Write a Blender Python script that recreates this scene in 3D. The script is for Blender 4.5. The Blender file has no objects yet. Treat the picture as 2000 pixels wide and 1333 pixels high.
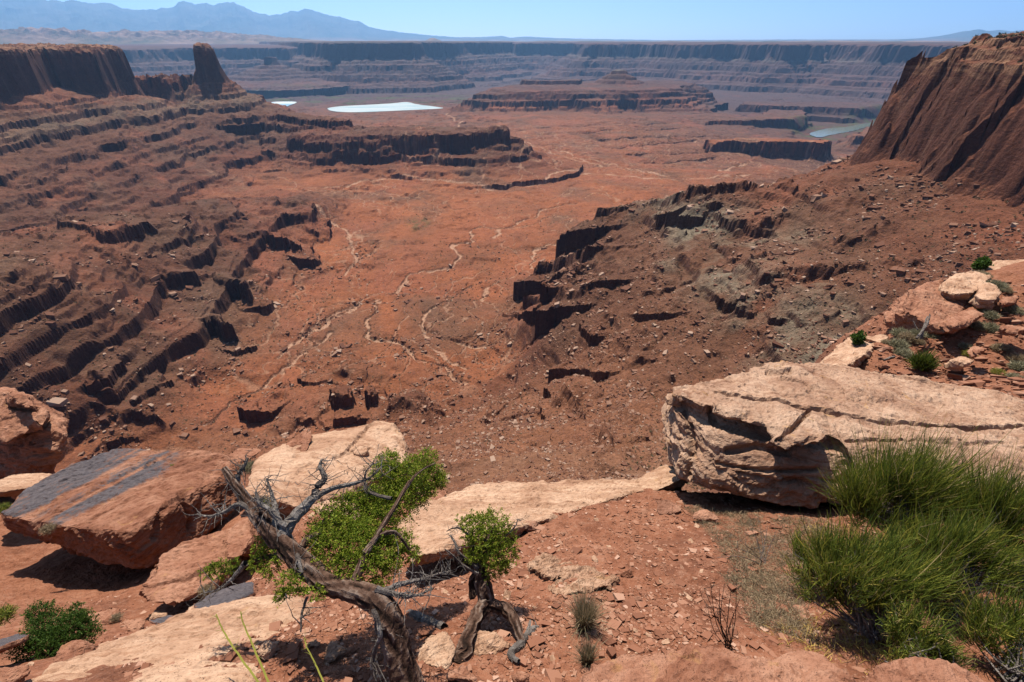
import bpy, bmesh, math, random
import numpy as np
from mathutils import Vector, Matrix
PI = math.pi
R = math.radians
sc = bpy.context.scene
COL = sc.collection
rng = np.random.default_rng(7)
random.seed(7)

# ------------------------------------------------------------------ camera
FPX, CU, CV = 1000.0, 1000.0, 666.5            # 18 mm on 36 mm, in pixels of a 2000 px wide frame
PITCH = math.atan((CV - 80.0) / FPX)
SP, CP = math.sin(PITCH), math.cos(PITCH)
cam = bpy.data.cameras.new('camera')
cam.lens = 18.0
cam.sensor_width = 36.0
cam.clip_start = 0.05
cam.clip_end = 120000.0
camo = bpy.data.objects.new('camera', cam)
COL.objects.link(camo)
camo.location = (0, 0, 0)
camo.rotation_euler = (PI / 2 - PITCH, 0, 0)
sc.camera = camo

# ------------------------------------------------------------------ light
SUN_AZ, SUN_EL = R(-19.0), R(60.0)             # azimuth from +Y, clockwise positive
world = bpy.data.worlds.new('World')
sc.world = world
world.use_nodes = True
wn = world.node_tree
bg = wn.nodes['Background']
sky = wn.nodes.new('ShaderNodeTexSky')
sky.sky_type = 'NISHITA'
sky.sun_disc = False
sky.sun_elevation = SUN_EL
sky.sun_rotation = SUN_AZ
sky.altitude = 1800
sky.air_density = 0.42
sky.dust_density = 2.4
sky.ozone_density = 1.0
wn.links.new(sky.outputs[0], bg.inputs[0])
bg.inputs[1].default_value = 0.13
sun = bpy.data.lights.new('sun', 'SUN')
sun.energy = 5.0
sun.angle = R(0.53)
sun.color = (1.0, 0.93, 0.82)
suno = bpy.data.objects.new('sun', sun)
COL.objects.link(suno)
sdir = Vector((math.sin(SUN_AZ) * math.cos(SUN_EL), math.cos(SUN_AZ) * math.cos(SUN_EL), math.sin(SUN_EL)))
suno.rotation_euler = sdir.to_track_quat('Z', 'Y').to_euler()
sc.view_settings.view_transform = 'Standard'
sc.view_settings.look = 'None'
sc.view_settings.exposure = 1.0
sc.view_settings.gamma = 1.0
sc.cycles.max_bounces = 4
sc.cycles.diffuse_bounces = 1
sc.cycles.glossy_bounces = 2
sc.cycles.transparent_max_bounces = 8
sc.cycles.volume_bounces = 0
sc.cycles.use_denoising = True

# ------------------------------------------------------------------ helpers
def P(u, v, t):
    """pixel of the photograph at depth t (metres along the lens axis) -> world point"""
    a, b = (u - CU) / FPX, (CV - v) / FPX
    return Vector((a * t, (CP + b * SP) * t, (-SP + b * CP) * t))

def PZ(u, v, z):
    """pixel of the photograph at world height z -> world point"""
    b = (CV - v) / FPX
    return P(u, v, z / (-SP + b * CP))

_ga = np.linspace(0, 2 * PI, 256, endpoint=False)
_gx, _gy = np.cos(_ga).astype(np.float32), np.sin(_ga).astype(np.float32)

def _h2(ix, iy, seed):
    h = ix.astype(np.uint32) * np.uint32(374761393) + iy.astype(np.uint32) * np.uint32(668265263) + np.uint32((seed * 974711 + 12345) & 0xffffffff)
    h ^= h >> np.uint32(13)
    h *= np.uint32(1274126177)
    h ^= h >> np.uint32(16)
    return h

def pn2(x, y, seed=0):
    x = np.asarray(x, np.float64); y = np.asarray(y, np.float64)
    fx, fy = np.floor(x), np.floor(y)
    ix, iy = fx.astype(np.int64), fy.astype(np.int64)
    dx, dy = (x - fx).astype(np.float32), (y - fy).astype(np.float32)
    u = dx * dx * dx * (dx * (dx * 6 - 15) + 10)
    v = dy * dy * dy * (dy * (dy * 6 - 15) + 10)
    def g(i, j, ddx, ddy):
        k = (_h2(i, j, seed) & np.uint32(255)).astype(np.int32)
        return _gx[k] * ddx + _gy[k] * ddy
    a = g(ix, iy, dx, dy); b = g(ix + 1, iy, dx - 1, dy)
    c = g(ix, iy + 1, dx, dy - 1); d = g(ix + 1, iy + 1, dx - 1, dy - 1)
    a = a + (b - a) * u
    c = c + (d - c) * u
    return (a + (c - a) * v) * 1.4

def fbm(x, y, octv=4, seed=0, gain=0.5, lac=2.03):
    s = 0; amp = 1.0; f = 1.0
    for o in range(octv):
        s = s + amp * pn2(x * f + 17.3 * o, y * f - 9.1 * o, seed + o)
        amp *= gain; f *= lac
    return s

def ridged(x, y, octv=4, seed=0):
    s = 0; amp = 1.0; f = 1.0
    for o in range(octv):
        s = s + amp * (1 - 2 * np.abs(pn2(x * f + 5.7 * o, y * f + 3.3 * o, seed + o)))
        amp *= 0.5; f *= 2.1
    return s

def sstep(a, b, x):
    t = np.clip((x - a) / (b - a), 0, 1)
    return t * t * (3 - 2 * t)

def seg_dist(X, Y, pts, closed=False):
    """distance to a polyline, arc length of the nearest point, index-lerped parameter"""
    pts = np.asarray(pts, np.float64)
    n = len(pts)
    best = np.full(X.shape, 1e30); arc = np.zeros(X.shape); par = np.zeros(X.shape)
    acc = 0.0
    for i in range(n if closed else n - 1):
        ax, ay = pts[i][:2]; bx, by = pts[(i + 1) % n][:2]
        dx, dy = bx - ax, by - ay
        L2 = dx * dx + dy * dy
        t = np.clip(((X - ax) * dx + (Y - ay) * dy) / L2, 0, 1)
        q = (X - ax - t * dx) ** 2 + (Y - ay - t * dy) ** 2
        m = q < best
        best = np.where(m, q, best)
        L = math.sqrt(L2)
        arc = np.where(m, acc + t * L, arc)
        par = np.where(m, i + t, par)
        acc += L
    return np.sqrt(best), arc, par

def inside(X, Y, pts):
    pts = np.asarray(pts, np.float64)
    c = np.zeros(X.shape, bool)
    n = len(pts)
    for i in range(n):
        x1, y1 = pts[i][:2]; x2, y2 = pts[(i + 1) % n][:2]
        if y1 == y2: continue
        m = ((Y < y1) != (Y < y2)) & (X < (x2 - x1) * (Y - y1) / (y2 - y1) + x1)
        c ^= m
    return c

def polar(az, d):
    return (math.sin(R(az)) * d, math.cos(R(az)) * d)

# node helpers -----------------------------------------------------------
class NT:
    def __init__(s, name):
        s.m = bpy.data.materials.new(name)
        s.m.use_nodes = True
        s.t = s.m.node_tree
        s.b = s.t.nodes['Principled BSDF']
        s.b.inputs['Roughness'].default_value = 0.95
        s.b.inputs['Specular IOR Level'].default_value = 0.12
        s.tc = s.t.nodes.new('ShaderNodeTexCoord')
        s.geo = s.t.nodes.new('ShaderNodeNewGeometry')
    def n(s, typ, **kw):
        nd = s.t.nodes.new(typ)
        for k, v in kw.items(): setattr(nd, k, v)
        return nd
    def l(s, a, b): s.t.links.new(a, b)
    def put(s, sock, v):
        if isinstance(v, (int, float)): sock.default_value = v
        elif isinstance(v, tuple): sock.default_value = v if len(v) != 3 or sock.type == 'VECTOR' else (*v, 1)
        else: s.l(v, sock)
    def math(s, op, a, b=0.0, clamp=False):
        nd = s.n('ShaderNodeMath', operation=op, use_clamp=clamp)
        s.put(nd.inputs[0], a); s.put(nd.inputs[1], b)
        return nd.outputs[0]
    def maprange(s, v, a, b, c=0.0, d=1.0, smooth=False):
        nd = s.n('ShaderNodeMapRange')
        if smooth: nd.interpolation_type = 'SMOOTHSTEP'
        s.put(nd.inputs['Value'], v)
        for k, x in zip(('From Min', 'From Max', 'To Min', 'To Max'), (a, b, c, d)): s.put(nd.inputs[k], x)
        return nd.outputs[0]
    def scaled(s, vec, sc3):
        nd = s.n('ShaderNodeMapping'); s.l(vec, nd.inputs[0]); nd.inputs['Scale'].default_value = sc3
        return nd.outputs[0]
    def noise(s, vec, scale, detail=5.0, rough=0.55, dist=0.0):
        nd = s.n('ShaderNodeTexNoise')
        s.l(vec, nd.inputs['Vector'])
        nd.inputs['Scale'].default_value = scale; nd.inputs['Detail'].default_value = detail
        nd.inputs['Roughness'].default_value = rough; nd.inputs['Distortion'].default_value = dist
        return nd.outputs['Fac']
    def voro(s, vec, scale, feature='F1'):
        nd = s.n('ShaderNodeTexVoronoi', feature=feature)
        s.l(vec, nd.inputs['Vector']); nd.inputs['Scale'].default_value = scale
        return nd
    def mix(s, fac, a, b, mode='MIX'):
        nd = s.n('ShaderNodeMix', data_type='RGBA', blend_type=mode)
        s.put(nd.inputs[0], fac); s.put(nd.inputs[6], a); s.put(nd.inputs[7], b)
        return nd.outputs[2]
    def ramp(s, fac, stops, interp='LINEAR'):
        nd = s.n('ShaderNodeValToRGB')
        cr = nd.color_ramp; cr.interpolation = interp
        while len(cr.elements) < len(stops): cr.elements.new(0.5)
        for e, (p, c) in zip(cr.elements, stops):
            e.position = p; e.color = (*c, 1)
        s.l(fac, nd.inputs[0])
        return nd.outputs[0]
    def bump(s, h, strength=0.5, dist=0.1, prev=None):
        nd = s.n('ShaderNodeBump')
        nd.inputs['Strength'].default_value = strength; nd.inputs['Distance'].default_value = dist
        s.l(h, nd.inputs['Height'])
        if prev is not None: s.l(prev, nd.inputs['Normal'])
        return nd.outputs[0]
    def sepxyz(s, v):
        nd = s.n('ShaderNodeSeparateXYZ'); s.l(v, nd.inputs[0]); return nd.outputs
    def attr(s, name):
        nd = s.n('ShaderNodeAttribute'); nd.attribute_name = name; return nd
    def done(s, color, normal=None):
        s.put(s.b.inputs['Base Color'], color)
        if normal is not None: s.l(normal, s.b.inputs['Normal'])
        return s.m

# object helpers ---------------------------------------------------------
def mesh_np(name, verts, faces, mat, parent=None, smooth=False):
    """verts (n,3), faces (m,k) arrays or a list of such arrays -> linked object"""
    me = bpy.data.meshes.new(name)
    fl = faces if isinstance(faces, list) else [faces]
    fl = [np.asarray(f, np.int32) for f in fl if len(f)]
    loops = np.concatenate([f.ravel() for f in fl])
    tot = np.concatenate([np.full(len(f), f.shape[1], np.int32) for f in fl])
    start = np.concatenate([[0], np.cumsum(tot)[:-1]]).astype(np.int32)
    me.vertices.add(len(verts)); me.vertices.foreach_set('co', np.asarray(verts, np.float32).ravel())
    me.loops.add(len(loops)); me.loops.foreach_set('vertex_index', loops)
    me.polygons.add(len(tot)); me.polygons.foreach_set('loop_start', start); me.polygons.foreach_set('loop_total', tot)
    me.polygons.foreach_set('use_smooth', np.full(len(tot), smooth, bool))
    me.update(calc_edges=True)
    if mat is not None: me.materials.append(mat)
    o = bpy.data.objects.new(name, me)
    COL.objects.link(o)
    if parent is not None: o.parent = parent
    return o

def vattr(o, name, arr):
    a = o.data.attributes.new(name, 'FLOAT', 'POINT')
    a.data.foreach_set('value', np.asarray(arr, np.float32).ravel())

def grid_faces(m, n):
    i = np.arange(m * n).reshape(m, n)
    return np.stack([i[:-1, :-1], i[:-1, 1:], i[1:, 1:], i[1:, :-1]], -1).reshape(-1, 4)

def tag(o, label=None, cat=None, group=None, kind=None):
    if label: o['label'] = label
    if cat: o['category'] = cat
    if group: o['group'] = group
    if kind: o['kind'] = kind
    return o

def empty(name, loc, label, cat, group=None):
    o = bpy.data.objects.new(name, None)
    o.location = loc
    COL.objects.link(o)
    return tag(o, label, cat, group)

# ================================================================== CANYON TERRAIN
NTH, NR = 1500, 1500
TH = np.radians(np.linspace(-63, 63, NTH))
LR0, LR1 = math.log(34.0), math.log(12500.0)
LR = np.linspace(LR0, LR1, NR)
RR = np.exp(LR)
TX = RR[:, None] * np.sin(TH)[None, :]
TY = RR[:, None] * np.cos(TH)[None, :]

# control points of the broad ground surface: (u, v, z) read off the photograph, or ('w', x, y, z)
CPT = []
def c(u, v, z): p = PZ(u, v, z); CPT.append((p.x, p.y, p.z))
def w(x, y, z): CPT.append((x, y, z))
# talus below the near rim and the right-hand cliff (foot of the cliff about -88)
for x, y, z in ((-420, -60, -85), (-250, -30, -82), (-100, 10, -80), (0, 22, -78), (60, 28, -78), (130, 60, -82), (200, 110, -86),
                (300, 150, -92), (338, 262, -101), (322, 372, -99), (322, 464, -95), (370, 540, -105), (480, 600, -110), (700, 640, -115)): w(x, y, z)
for x, y, z in ((-100, 200, -205), (0, 190, -180), (70, 180, -168), (140, 200, -172), (-60, 330, -282), (30, 330, -246), (90, 340, -208),
                (-200, 200, -230), (-210, 330, -292), (-330, 100, -200), (-420, 220, -268)): w(x, y, z)
def rp(u, v, n=0.0):
    """pixel -> the tilted apron under the right-hand cliff"""
    a_, b_ = (u - CU) / FPX, (CV - v) / FPX
    p = P(u, v, -255.75 / (-SP + b_ * CP - 0.55 * a_)); CPT.append((p.x, p.y, p.z + n))
for u, v in ((1750, 600), (1600, 590), (1500, 650), (1450, 420), (1350, 415), (1520, 362), (1400, 384), (1300, 398), (1300, 600), (1200, 520), (1250, 470), (1400, 520),
             (1600, 480), (1300, 440), (1180, 425), (1115, 520), (1080, 590), (1100, 650), (1200, 640), (1700, 450), (1230, 405), (1400, 600), (1250, 560), (1850, 480), (1300, 680), (1400, 460)): rp(u, v)
for x, y, z in ((310, 560, -150), (275, 640, -200), (220, 720, -255), (150, 780, -297), (430, 660, -165), (350, 780, -262), (460, 920, -325), (90, 720, -290)): w(x, y, z)
c(1300, 372, -312); c(1440, 345, -318); c(1540, 330, -325); c(1200, 382, -306); c(1160, 446, -300); c(1030, 560, -297); c(1010, 618, -296); c(1030, 690, -294)
# basin floor
for u, v, z in ((960, 740, -294), (850, 700, -298), (720, 760, -292), (600, 800, -292), (700, 600, -301), (850, 600, -300), (950, 620, -297),
                (650, 500, -302), (800, 480, -303), (950, 480, -303), (900, 420, -305), (700, 400, -303), (1000, 370, -307), (800, 370, -306),
                (600, 365, -302), (1050, 430, -304), (540, 640, -300), (480, 740, -297), (400, 830, -296), (1100, 330, -312),
                (640, 440, -301), (1000, 300, -318), (560, 690, -299)): c(u, v, z)
# broken bench on the left, its ridge and the flat behind it
def PD(u, v, D):
    q = P(u, v, 1.0); return P(u, v, D / math.hypot(q.x, q.y))
def line(p, q, n):
    for i in range(n): CPT.append(tuple(p.lerp(q, i / (n - 1))))
for r_, b_ in (((600, 398, -276), (624, 430, -300)), ((500, 384, -246), (608, 480, -300)), ((420, 400, -229), (572, 522, -299)), ((330, 428, -212), (520, 578, -299)), ((210, 450, -198), (468, 662, -299)),
               ((90, 520, -183), (402, 742, -298)), ((0, 545, -177), (232, 868, -296)), ((-160, 610, -172), (60, 950, -290))): line(PZ(*r_), PZ(*b_), 5)
for u, v, z in ((250, 422, -262), (100, 450, -252), (0, 470, -243), (450, 372, -290), (520, 350, -296), (350, 410, -272), (180, 425, -262)): c(u, v, z)
# left slope under the cliffs
for u0, v0, z0, u1, v1, D in ((-150, 415, -250, -150, 240, 1380), (0, 410, -262, 0, 228, 1500), (100, 405, -270, 100, 185, 1620), (200, 402, -278, 200, 205, 1690), (300, 392, -286, 290, 195, 1820), (400, 362, -293, 395, 205, 1970),
                           (480, 345, -295, 470, 212, 2060), (545, 340, -297, 525, 216, 2140), (640, 340, -298, 600, 262, 1640)): line(PZ(u0, v0, z0), PD(u1, v1, D), 5)
for az, d, z in ((-24, 2550, -290), (-20.5, 2350, -300), (-17, 2000, -318), (-28, 2450, -230), (-40, 2200, -150), (-34, 2500, -220)): w(*polar(az, d), z)
def lp(az, d): return polar(az, d * float(np.interp(az, [-63, -48, -41, -36, -31, -27, -24], [1.08, 1.10, 1.14, 1.20, 1.25, 1.29, 1.33])))
# outer flats, falling away to the river on the right
for u, v, z in ((850, 226, -328), (1000, 232, -328), (1200, 232, -330), (640, 232, -326), (560, 220, -328), (1150, 290, -322), (1250, 260, -326), (1350, 300, -336),
                (700, 188, -385), (550, 184, -385), (950, 182, -392), (800, 196, -352), (1000, 196, -356), (1420, 225, -345), (1400, 194, -388), (1650, 250, -420), (1600, 270, -418), (1740, 235, -420), (1560, 232, -416),
                (1500, 310, -372), (1600, 310, -392), (1400, 330, -340), (1500, 243, -394), (1400, 246, -372), (1620, 244, -416), (1650, 215, -400), (1560, 200, -385), (1750, 200, -380),
                (1700, 300, -400)): c(u, v, z)
for az, d, z in ((-60, 300, -130), (-60, 700, -190), (-62, 3000, -200), (62, 200, -60), (62, 1500, -180), (55, 3000, -420), (62, 5000, -380), (-35, 4500, -380), (-62, 6000, -300), (-10, 7000, -410), (20, 7000, -420), (45, 7000, -430), (0, 10000, -420),
                 (40, 1500, -390), (34, 1400, -370), (50, 1600, -300), (44, 2200, -420)): w(*polar(az, d), z)
CPT = np.array(CPT)

def rbf_fit(pts):
    d = np.sqrt(((pts[:, None, :2] - pts[None, :, :2]) ** 2).sum(-1))
    sc_ = 0.5 * (np.hypot(pts[:, 0], pts[:, 1])[:, None] + np.hypot(pts[:, 0], pts[:, 1])[None, :])
    n = len(pts)
    A = np.zeros((n + 3, n + 3))
    A[:n, :n] = -np.sqrt(d * d + 12.0 ** 2) + np.eye(n) * 6
    Q = np.c_[np.ones(n), pts[:, :2] / 1000]
    A[:n, n:] = Q; A[n:, :n] = Q.T
    return np.linalg.solve(A, np.r_[pts[:, 2], 0, 0, 0])
WRBF = rbf_fit(CPT)
STEP = 6
cth, clr = TH[::STEP], LR[::STEP]
cth = np.append(cth, TH[-1] + (TH[1] - TH[0]) * STEP); clr = np.append(clr, LR[-1] + (LR[1] - LR[0]) * STEP)
CXX = np.exp(clr)[:, None] * np.sin(cth)[None]; CYY = np.exp(clr)[:, None] * np.cos(cth)[None]
CZ = WRBF[-3] + WRBF[-2] * CXX / 1000 + WRBF[-1] * CYY / 1000
for i in range(len(CPT)):
    CZ -= WRBF[i] * np.sqrt((CXX - CPT[i, 0]) ** 2 + (CYY - CPT[i, 1]) ** 2 + 144.0)

def lookup(grid, th0, dth, lr0, dlr, X, Y):
    th = np.arctan2(X, Y); lr = 0.5 * np.log(X * X + Y * Y)
    a = np.clip((th - th0) / dth, 0, grid.shape[1] - 1.001); b = np.clip((lr - lr0) / dlr, 0, grid.shape[0] - 1.001)
    i = a.astype(np.int64); j = b.astype(np.int64); a = a - i; b = b - j
    return (grid[j, i] * (1 - a) + grid[j, i + 1] * a) * (1 - b) + (grid[j + 1, i] * (1 - a) + grid[j + 1, i + 1] * a) * b

DTH, DLR = TH[1] - TH[0], LR[1] - LR[0]
def base_at(X, Y): return lookup(CZ, TH[0], DTH * STEP, LR0, DLR * STEP, X, Y)

RAD = np.hypot(TX, TY)
wsc = np.clip(RAD / 700.0, 0.55, 3.0) * (1 - 0.45 * sstep(60, -160, TX) * (RAD < 1900))          # broad features grow with distance
WX = 32 * fbm(TX / 150, TY / 150, 5, 11, 0.40); WY = 32 * fbm(TX / 150, TY / 150, 5, 31, 0.40)
near_f = sstep(60, 220, RAD)
slope_amt = sstep(-303, -285, base_at(TX, TY)) * near_f
fl = 0.25 + 0.75 * slope_amt
Z = base_at(TX + WX * fl * wsc, TY + WY * fl * wsc)
# gullies running down the slopes and relief on the flats
Z += slope_amt * (5.0 - 2.2 * sstep(60, -160, TX)) * ridged(TX / 90, TY / 90, 4, 51) * near_f
Z += (1 - slope_amt) * near_f * (2.2 * fbm(TX / 170, TY / 170, 5, 61) + 1.0 * ridged(TX / 60, TY / 60, 3, 71)) * np.clip(RAD / 900, 0.5, 2.2)

ROCK = np.zeros_like(Z)                         # 1 on bare cliff rock
def mesa(poly, pd, pz, warp=20.0, wl=120.0, flute=0.0, fll=20.0, seed=1, pad=None, rock=True, ztop=None, zadd=None, blocks=0.0, bw=16.0):
    """poly: footprint of the cap; profile: height pz against distance pd outside it (negative = inside)"""
    global Z
    poly = np.array(poly, float)
    pad = pad or (pd[-1] + warp * 2 + 20)
    th = np.arctan2(TX[0], TY[0])
    x0, y0 = poly.min(0) - pad; x1, y1 = poly.max(0) + pad
    m = (TX > x0) & (TX < x1) & (TY > y0) & (TY < y1)
    if not m.any(): return
    rows = np.where(m.any(1))[0]; cols = np.where(m.any(0))[0]
    sl = (slice(rows[0], rows[-1] + 1), slice(cols[0], cols[-1] + 1))
    X, Y = TX[sl], TY[sl]
    Xw = X + warp * fbm(X / wl, Y / wl, 5, seed); Yw = Y + warp * fbm(X / wl, Y / wl, 5, seed + 20)
    d, arc, _ = seg_dist(Xw, Yw, poly, True)
    if flute:
        am = 0.35 + 1.1 * sstep(-0.4, 0.5, fbm(arc / (fll * 3.7), d * 0, 2, seed + 45))
        d2 = flute * am * (0.7 * ridged(arc / fll, d / (fll * 6), 3, seed + 40) + 0.9 * fbm(arc / (fll * 2.3), d / (fll * 5), 3, seed + 48))
    sd = np.where(inside(Xw, Yw, poly), -d, d)
    if blocks:
        rb = np.random.default_rng(seed)
        for q, (am_, wd_) in enumerate(((1.0, bw), (0.5, bw * 0.43))):
            aw = arc + 0.30 * wd_ * fbm(X / 14, Y / 14, 3, seed + 70 + q)
            sd = sd + blocks * am_ * rb.uniform(-1, 1, 4000)[np.clip((aw / wd_).astype(int), 0, 3999)] * sstep(-30, -4, sd) * (1 - sstep(pd[-1] * 0.45, pd[-1] * 0.8, sd))
    if flute: sd = sd + d2 * sstep(-40, 0, sd) * (1 - sstep(pd[-1] * 0.6, pd[-1], sd))
    z = np.where(sd > pd[-1], -9999.0, np.interp(sd, pd, pz))
    if zadd is not None: z = z + zadd(X, Y)
    if ztop is not None: z = z + ztop * fbm(X / 60, Y / 60, 4, seed + 60) * sstep(5, -15, sd)
    hi = z > Z[sl]
    if rock: ROCK[sl] = np.where(hi & (sd < pd[2] if len(pd) > 2 else hi), 1, np.where(hi, 0, ROCK[sl]))
    Z[sl] = np.maximum(Z[sl], z)

# right-hand cliff: footprint of its rim, face leaning back
mesa([(358, 508), (342, 472), (344, 420), (348, 370), (353, 325), (362, 260), (376, 180), (390, 60), (700, -200), (1500, 500), (800, 640), (480, 560), (412, 528)],
     [-60, -20, -18, -11, -9, -3, 0, 9, 19, 28, 70], [5, 2, -3, -6, -12, -15, -27, -52, -84, -100, -132], warp=13, wl=70, flute=1.2, fll=40, blocks=4.6, bw=24, seed=101, ztop=3.0)
# left cliffs
mesa([lp(-33.4, 1570), lp(-36, 1500), lp(-38.5, 1490), lp(-41, 1420), lp(-45, 1330), lp(-52, 1200), lp(-63, 1100), polar(-63, 2600), polar(-45, 2500), lp(-37, 1900), lp(-34, 1680)],
     [-80, -10, 0, 8, 28, 60, 160, 430], [-11, -13, -18, -90, -150, -166, -198, -292], warp=20, wl=130, flute=3.0, fll=60, blocks=5, bw=46, seed=131, ztop=3)
# wall that runs from them to the tower, and the tower on its shoulder
mesa([lp(-34, 1585), lp(-31.5, 1560), lp(-28.6, 1560), lp(-28.4, 1590), lp(-31.5, 1600), lp(-34, 1650)], [-14, 0, 8, 26, 60, 200], [-88, -98, -124, -150, -164, -210], warp=9, wl=40, flute=7, fll=22, zadd=lambda X, Y: 9 * fbm(X / 26, Y / 26, 3, 145), seed=141)
mesa([lp(-28.5, 1545), lp(-27.0, 1540), lp(-26.8, 1575), lp(-28.3, 1590)], [-14, -2, 3, 9, 24, 56, 100, 200], [-7, -12, -27, -70, -106, -136, -160, -205], warp=5, wl=36, flute=4, fll=17, seed=151)
mesa([lp(-31, 1480), lp(-27, 1460), lp(-24.0, 1530), lp(-23.2, 1590), lp(-24.5, 1660), lp(-31, 1680)], [-80, -5, 5, 15, 36, 220], [-146, -166, -184, -202, -212, -270], warp=16, wl=80, flute=6, fll=30, seed=161)
# long spur that runs out of the left slope to the middle
def pds(lst): return [(p.x, p.y) for p in (PD(u, v, D) for u, v, D in lst)]
sp0, sp1 = PD(720, 258, 1500).x, PD(990, 245, 1500).x
mesa(pds([(560, 274, 1600), (620, 274, 1540), (700, 280, 1510), (800, 277, 1490), (900, 275, 1475), (965, 262, 1465), (992, 268, 1475), (985, 255, 1510), (900, 243, 1590), (720, 255, 1690), (560, 240, 1760)]),
     [-60, -6, 5, 14, 30, 64, 76, 118, 130, 200], [-212, -219, -228, -262, -270, -280, -290, -298, -306, -316], warp=15, wl=80, flute=6, fll=26, seed=171,
     zadd=lambda X, Y: 19 * np.clip((X - sp0) / (sp1 - sp0), -0.3, 1))
mesa(pds([(640, 298, 1500), (800, 296, 1465), (940, 292, 1452), (1020, 284, 1440), (1046, 288, 1462), (1015, 274, 1525), (800, 270, 1570), (640, 275, 1600)]), [-40, -22, -18, -4, 4, 9, 40], [-222, -232, -240, -246, -266, -272, -290], warp=12, wl=50, flute=5, fll=20, seed=175)
mesa(pds([(700, 318, 1440), (850, 322, 1425), (1000, 318, 1412), (1088, 312, 1425), (1060, 290, 1490), (900, 280, 1560), (700, 280, 1580)]), [-40, -26, -22, -4, 3, 7, 30], [-258, -266, -276, -282, -296, -300, -314], warp=15, wl=60, flute=6, fll=22, seed=173)
mesa(pds([(480, 230, 1900), (560, 222, 1720), (640, 245, 1640), (715, 258, 1600), (690, 250, 1680), (600, 230, 1850), (540, 216, 2000)]), [-30, 0, 6, 16, 60, 120], [-190, -206, -216, -230, -242, -262], warp=16, wl=70, flute=4, fll=26, seed=176)
# butte in the middle distance: plinth, slab and pyramid
BUT = [PZ(892, 212, -318), PZ(960, 213, -318), PZ(1080, 212, -318), PZ(1200, 211, -318), PZ(1340, 206, -318), PZ(1390, 190, -318), PZ(1330, 178, -318), PZ(1150, 180, -318), PZ(1000, 182, -318)]
bx = np.array([(p.x, p.y) for p in BUT]); bc = bx.mean(0)
mesa(bc + (bx - bc) * 0.97, [-240, -90, -60, -48, -12, 4, 16, 40, 52, 110], [-234, -240, -246, -266, -274, -280, -306, -316, -328, -346], warp=60, wl=240, flute=30, fll=90, seed=181)
def at_az(u, v, D):
    q = P(u, v, 1.0); h = math.hypot(q.x, q.y)
    return (q.x / h * D, q.y / h * D)
mesa([at_az(1018, 165, 3620), at_az(1135, 165, 3600), at_az(1138, 165, 3720), at_az(1016, 165, 3730)], [-30, -3, 4, 14, 60], [-208, -214, -232, -246, -262], warp=10, wl=60, flute=8, fll=40, seed=186)
mesa([at_az(1195, 150, 3650), at_az(1222, 150, 3650), at_az(1222, 150, 3700), at_az(1195, 150, 3700)], [-30, 0, 30, 40, 80, 92, 140, 150, 200], [-150, -162, -176, -190, -204, -218, -230, -246, -262], warp=8, wl=60, flute=6, fll=40, seed=188)
mesa([at_az(1110, 160, 3640), at_az(1160, 160, 3610), at_az(1240, 160, 3600), at_az(1250, 160, 3720), at_az(1120, 160, 3720)], [-40, -3, 4, 40], [-224, -230, -248, -262], warp=14, wl=80, flute=8, fll=40, seed=189)
# cliffs beside the river
def pzpoly(lst, z): return [(p.x, p.y) for p in (PZ(u, v, z) for u, v in lst)]
mesa(pds([(1385, 270, 2060), (1450, 262, 2130), (1530, 258, 2180), (1622, 255, 2230), (1630, 250, 2310), (1540, 246, 2280), (1440, 250, 2220), (1380, 258, 2130)]), [-40, -4, 4, 12, 40, 90], [-310, -315, -352, -366, -376, -392], warp=16, wl=90, flute=8, fll=40, blocks=7, bw=60, seed=191)
mesa(pzpoly([(1372, 238), (1480, 236), (1530, 232), (1580, 232), (1575, 215), (1500, 214), (1480, 226), (1400, 232)], -352), [-40, -4, 4, 14, 60], [-348, -352, -384, -396, -415], warp=14, wl=120, flute=10, fll=50, seed=193)
mesa(pzpoly([(1662, 268), (1720, 262), (1800, 262), (1800, 225), (1730, 236), (1690, 246)], -345), [-120, -40, -4, 4, 14, 60, 70, 120], [-330, -340, -345, -362, -376, -392, -412, -425], warp=24, wl=120, flute=10, fll=50, seed=195)
mesa(pzpoly([(1440, 205), (1560, 208), (1680, 212), (1770, 206), (1770, 200), (1600, 199), (1450, 198)], -350), [-40, -4, 4, 14, 60], [-346, -350, -372, -384, -400], warp=24, wl=160, flute=10, fll=70, seed=197)
# far walls
FZ = [-400, -60, 0, 40, 60, 190, 215, 350, 372, 520, 545, 800]
mesa([at_az(617, 84, 5600), at_az(700, 84, 5550), at_az(808, 84, 5600), at_az(810, 84, 6300), at_az(900, 84, 7000), at_az(1000, 84, 8200), at_az(1000, 84, 13000), at_az(500, 84, 13000), at_az(560, 84, 7600), at_az(612, 84, 6300)],
     FZ, [-6, -12, -24, -128, -142, -196, -228, -276, -312, -352, -388, -425], warp=110, wl=500, flute=60, fll=170, seed=201)
mesa([at_az(1000, 84, 8000), at_az(1120, 84, 8300), at_az(1142, 84, 6600), at_az(1200, 84, 6500), at_az(1215, 84, 7100), at_az(1320, 84, 6400), at_az(1420, 84, 6100), at_az(1560, 84, 6050), at_az(1640, 84, 6300), at_az(1700, 84, 5900), at_az(1800, 84, 5800), at_az(1900, 84, 5700), at_az(2300, 84, 5600), at_az(2300, 84, 13000), at_az(1000, 84, 13000)],
     FZ, [-16, -26, -42, -142, -156, -206, -238, -284, -318, -356, -392, -430], warp=150, wl=550, flute=55, fll=230, seed=211)
mesa([at_az(100, 84, 6200), at_az(270, 84, 6900), at_az(420, 84, 7300), at_az(560, 84, 7000), at_az(620, 84, 7600), at_az(560, 84, 13000), at_az(-200, 84, 13000), at_az(-300, 84, 6500)],
     FZ, [-50, -65, -80, -160, -174, -214, -244, -286, -318, -350, -384, -420], warp=110, wl=500, flute=60, fll=160, seed=221)
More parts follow.
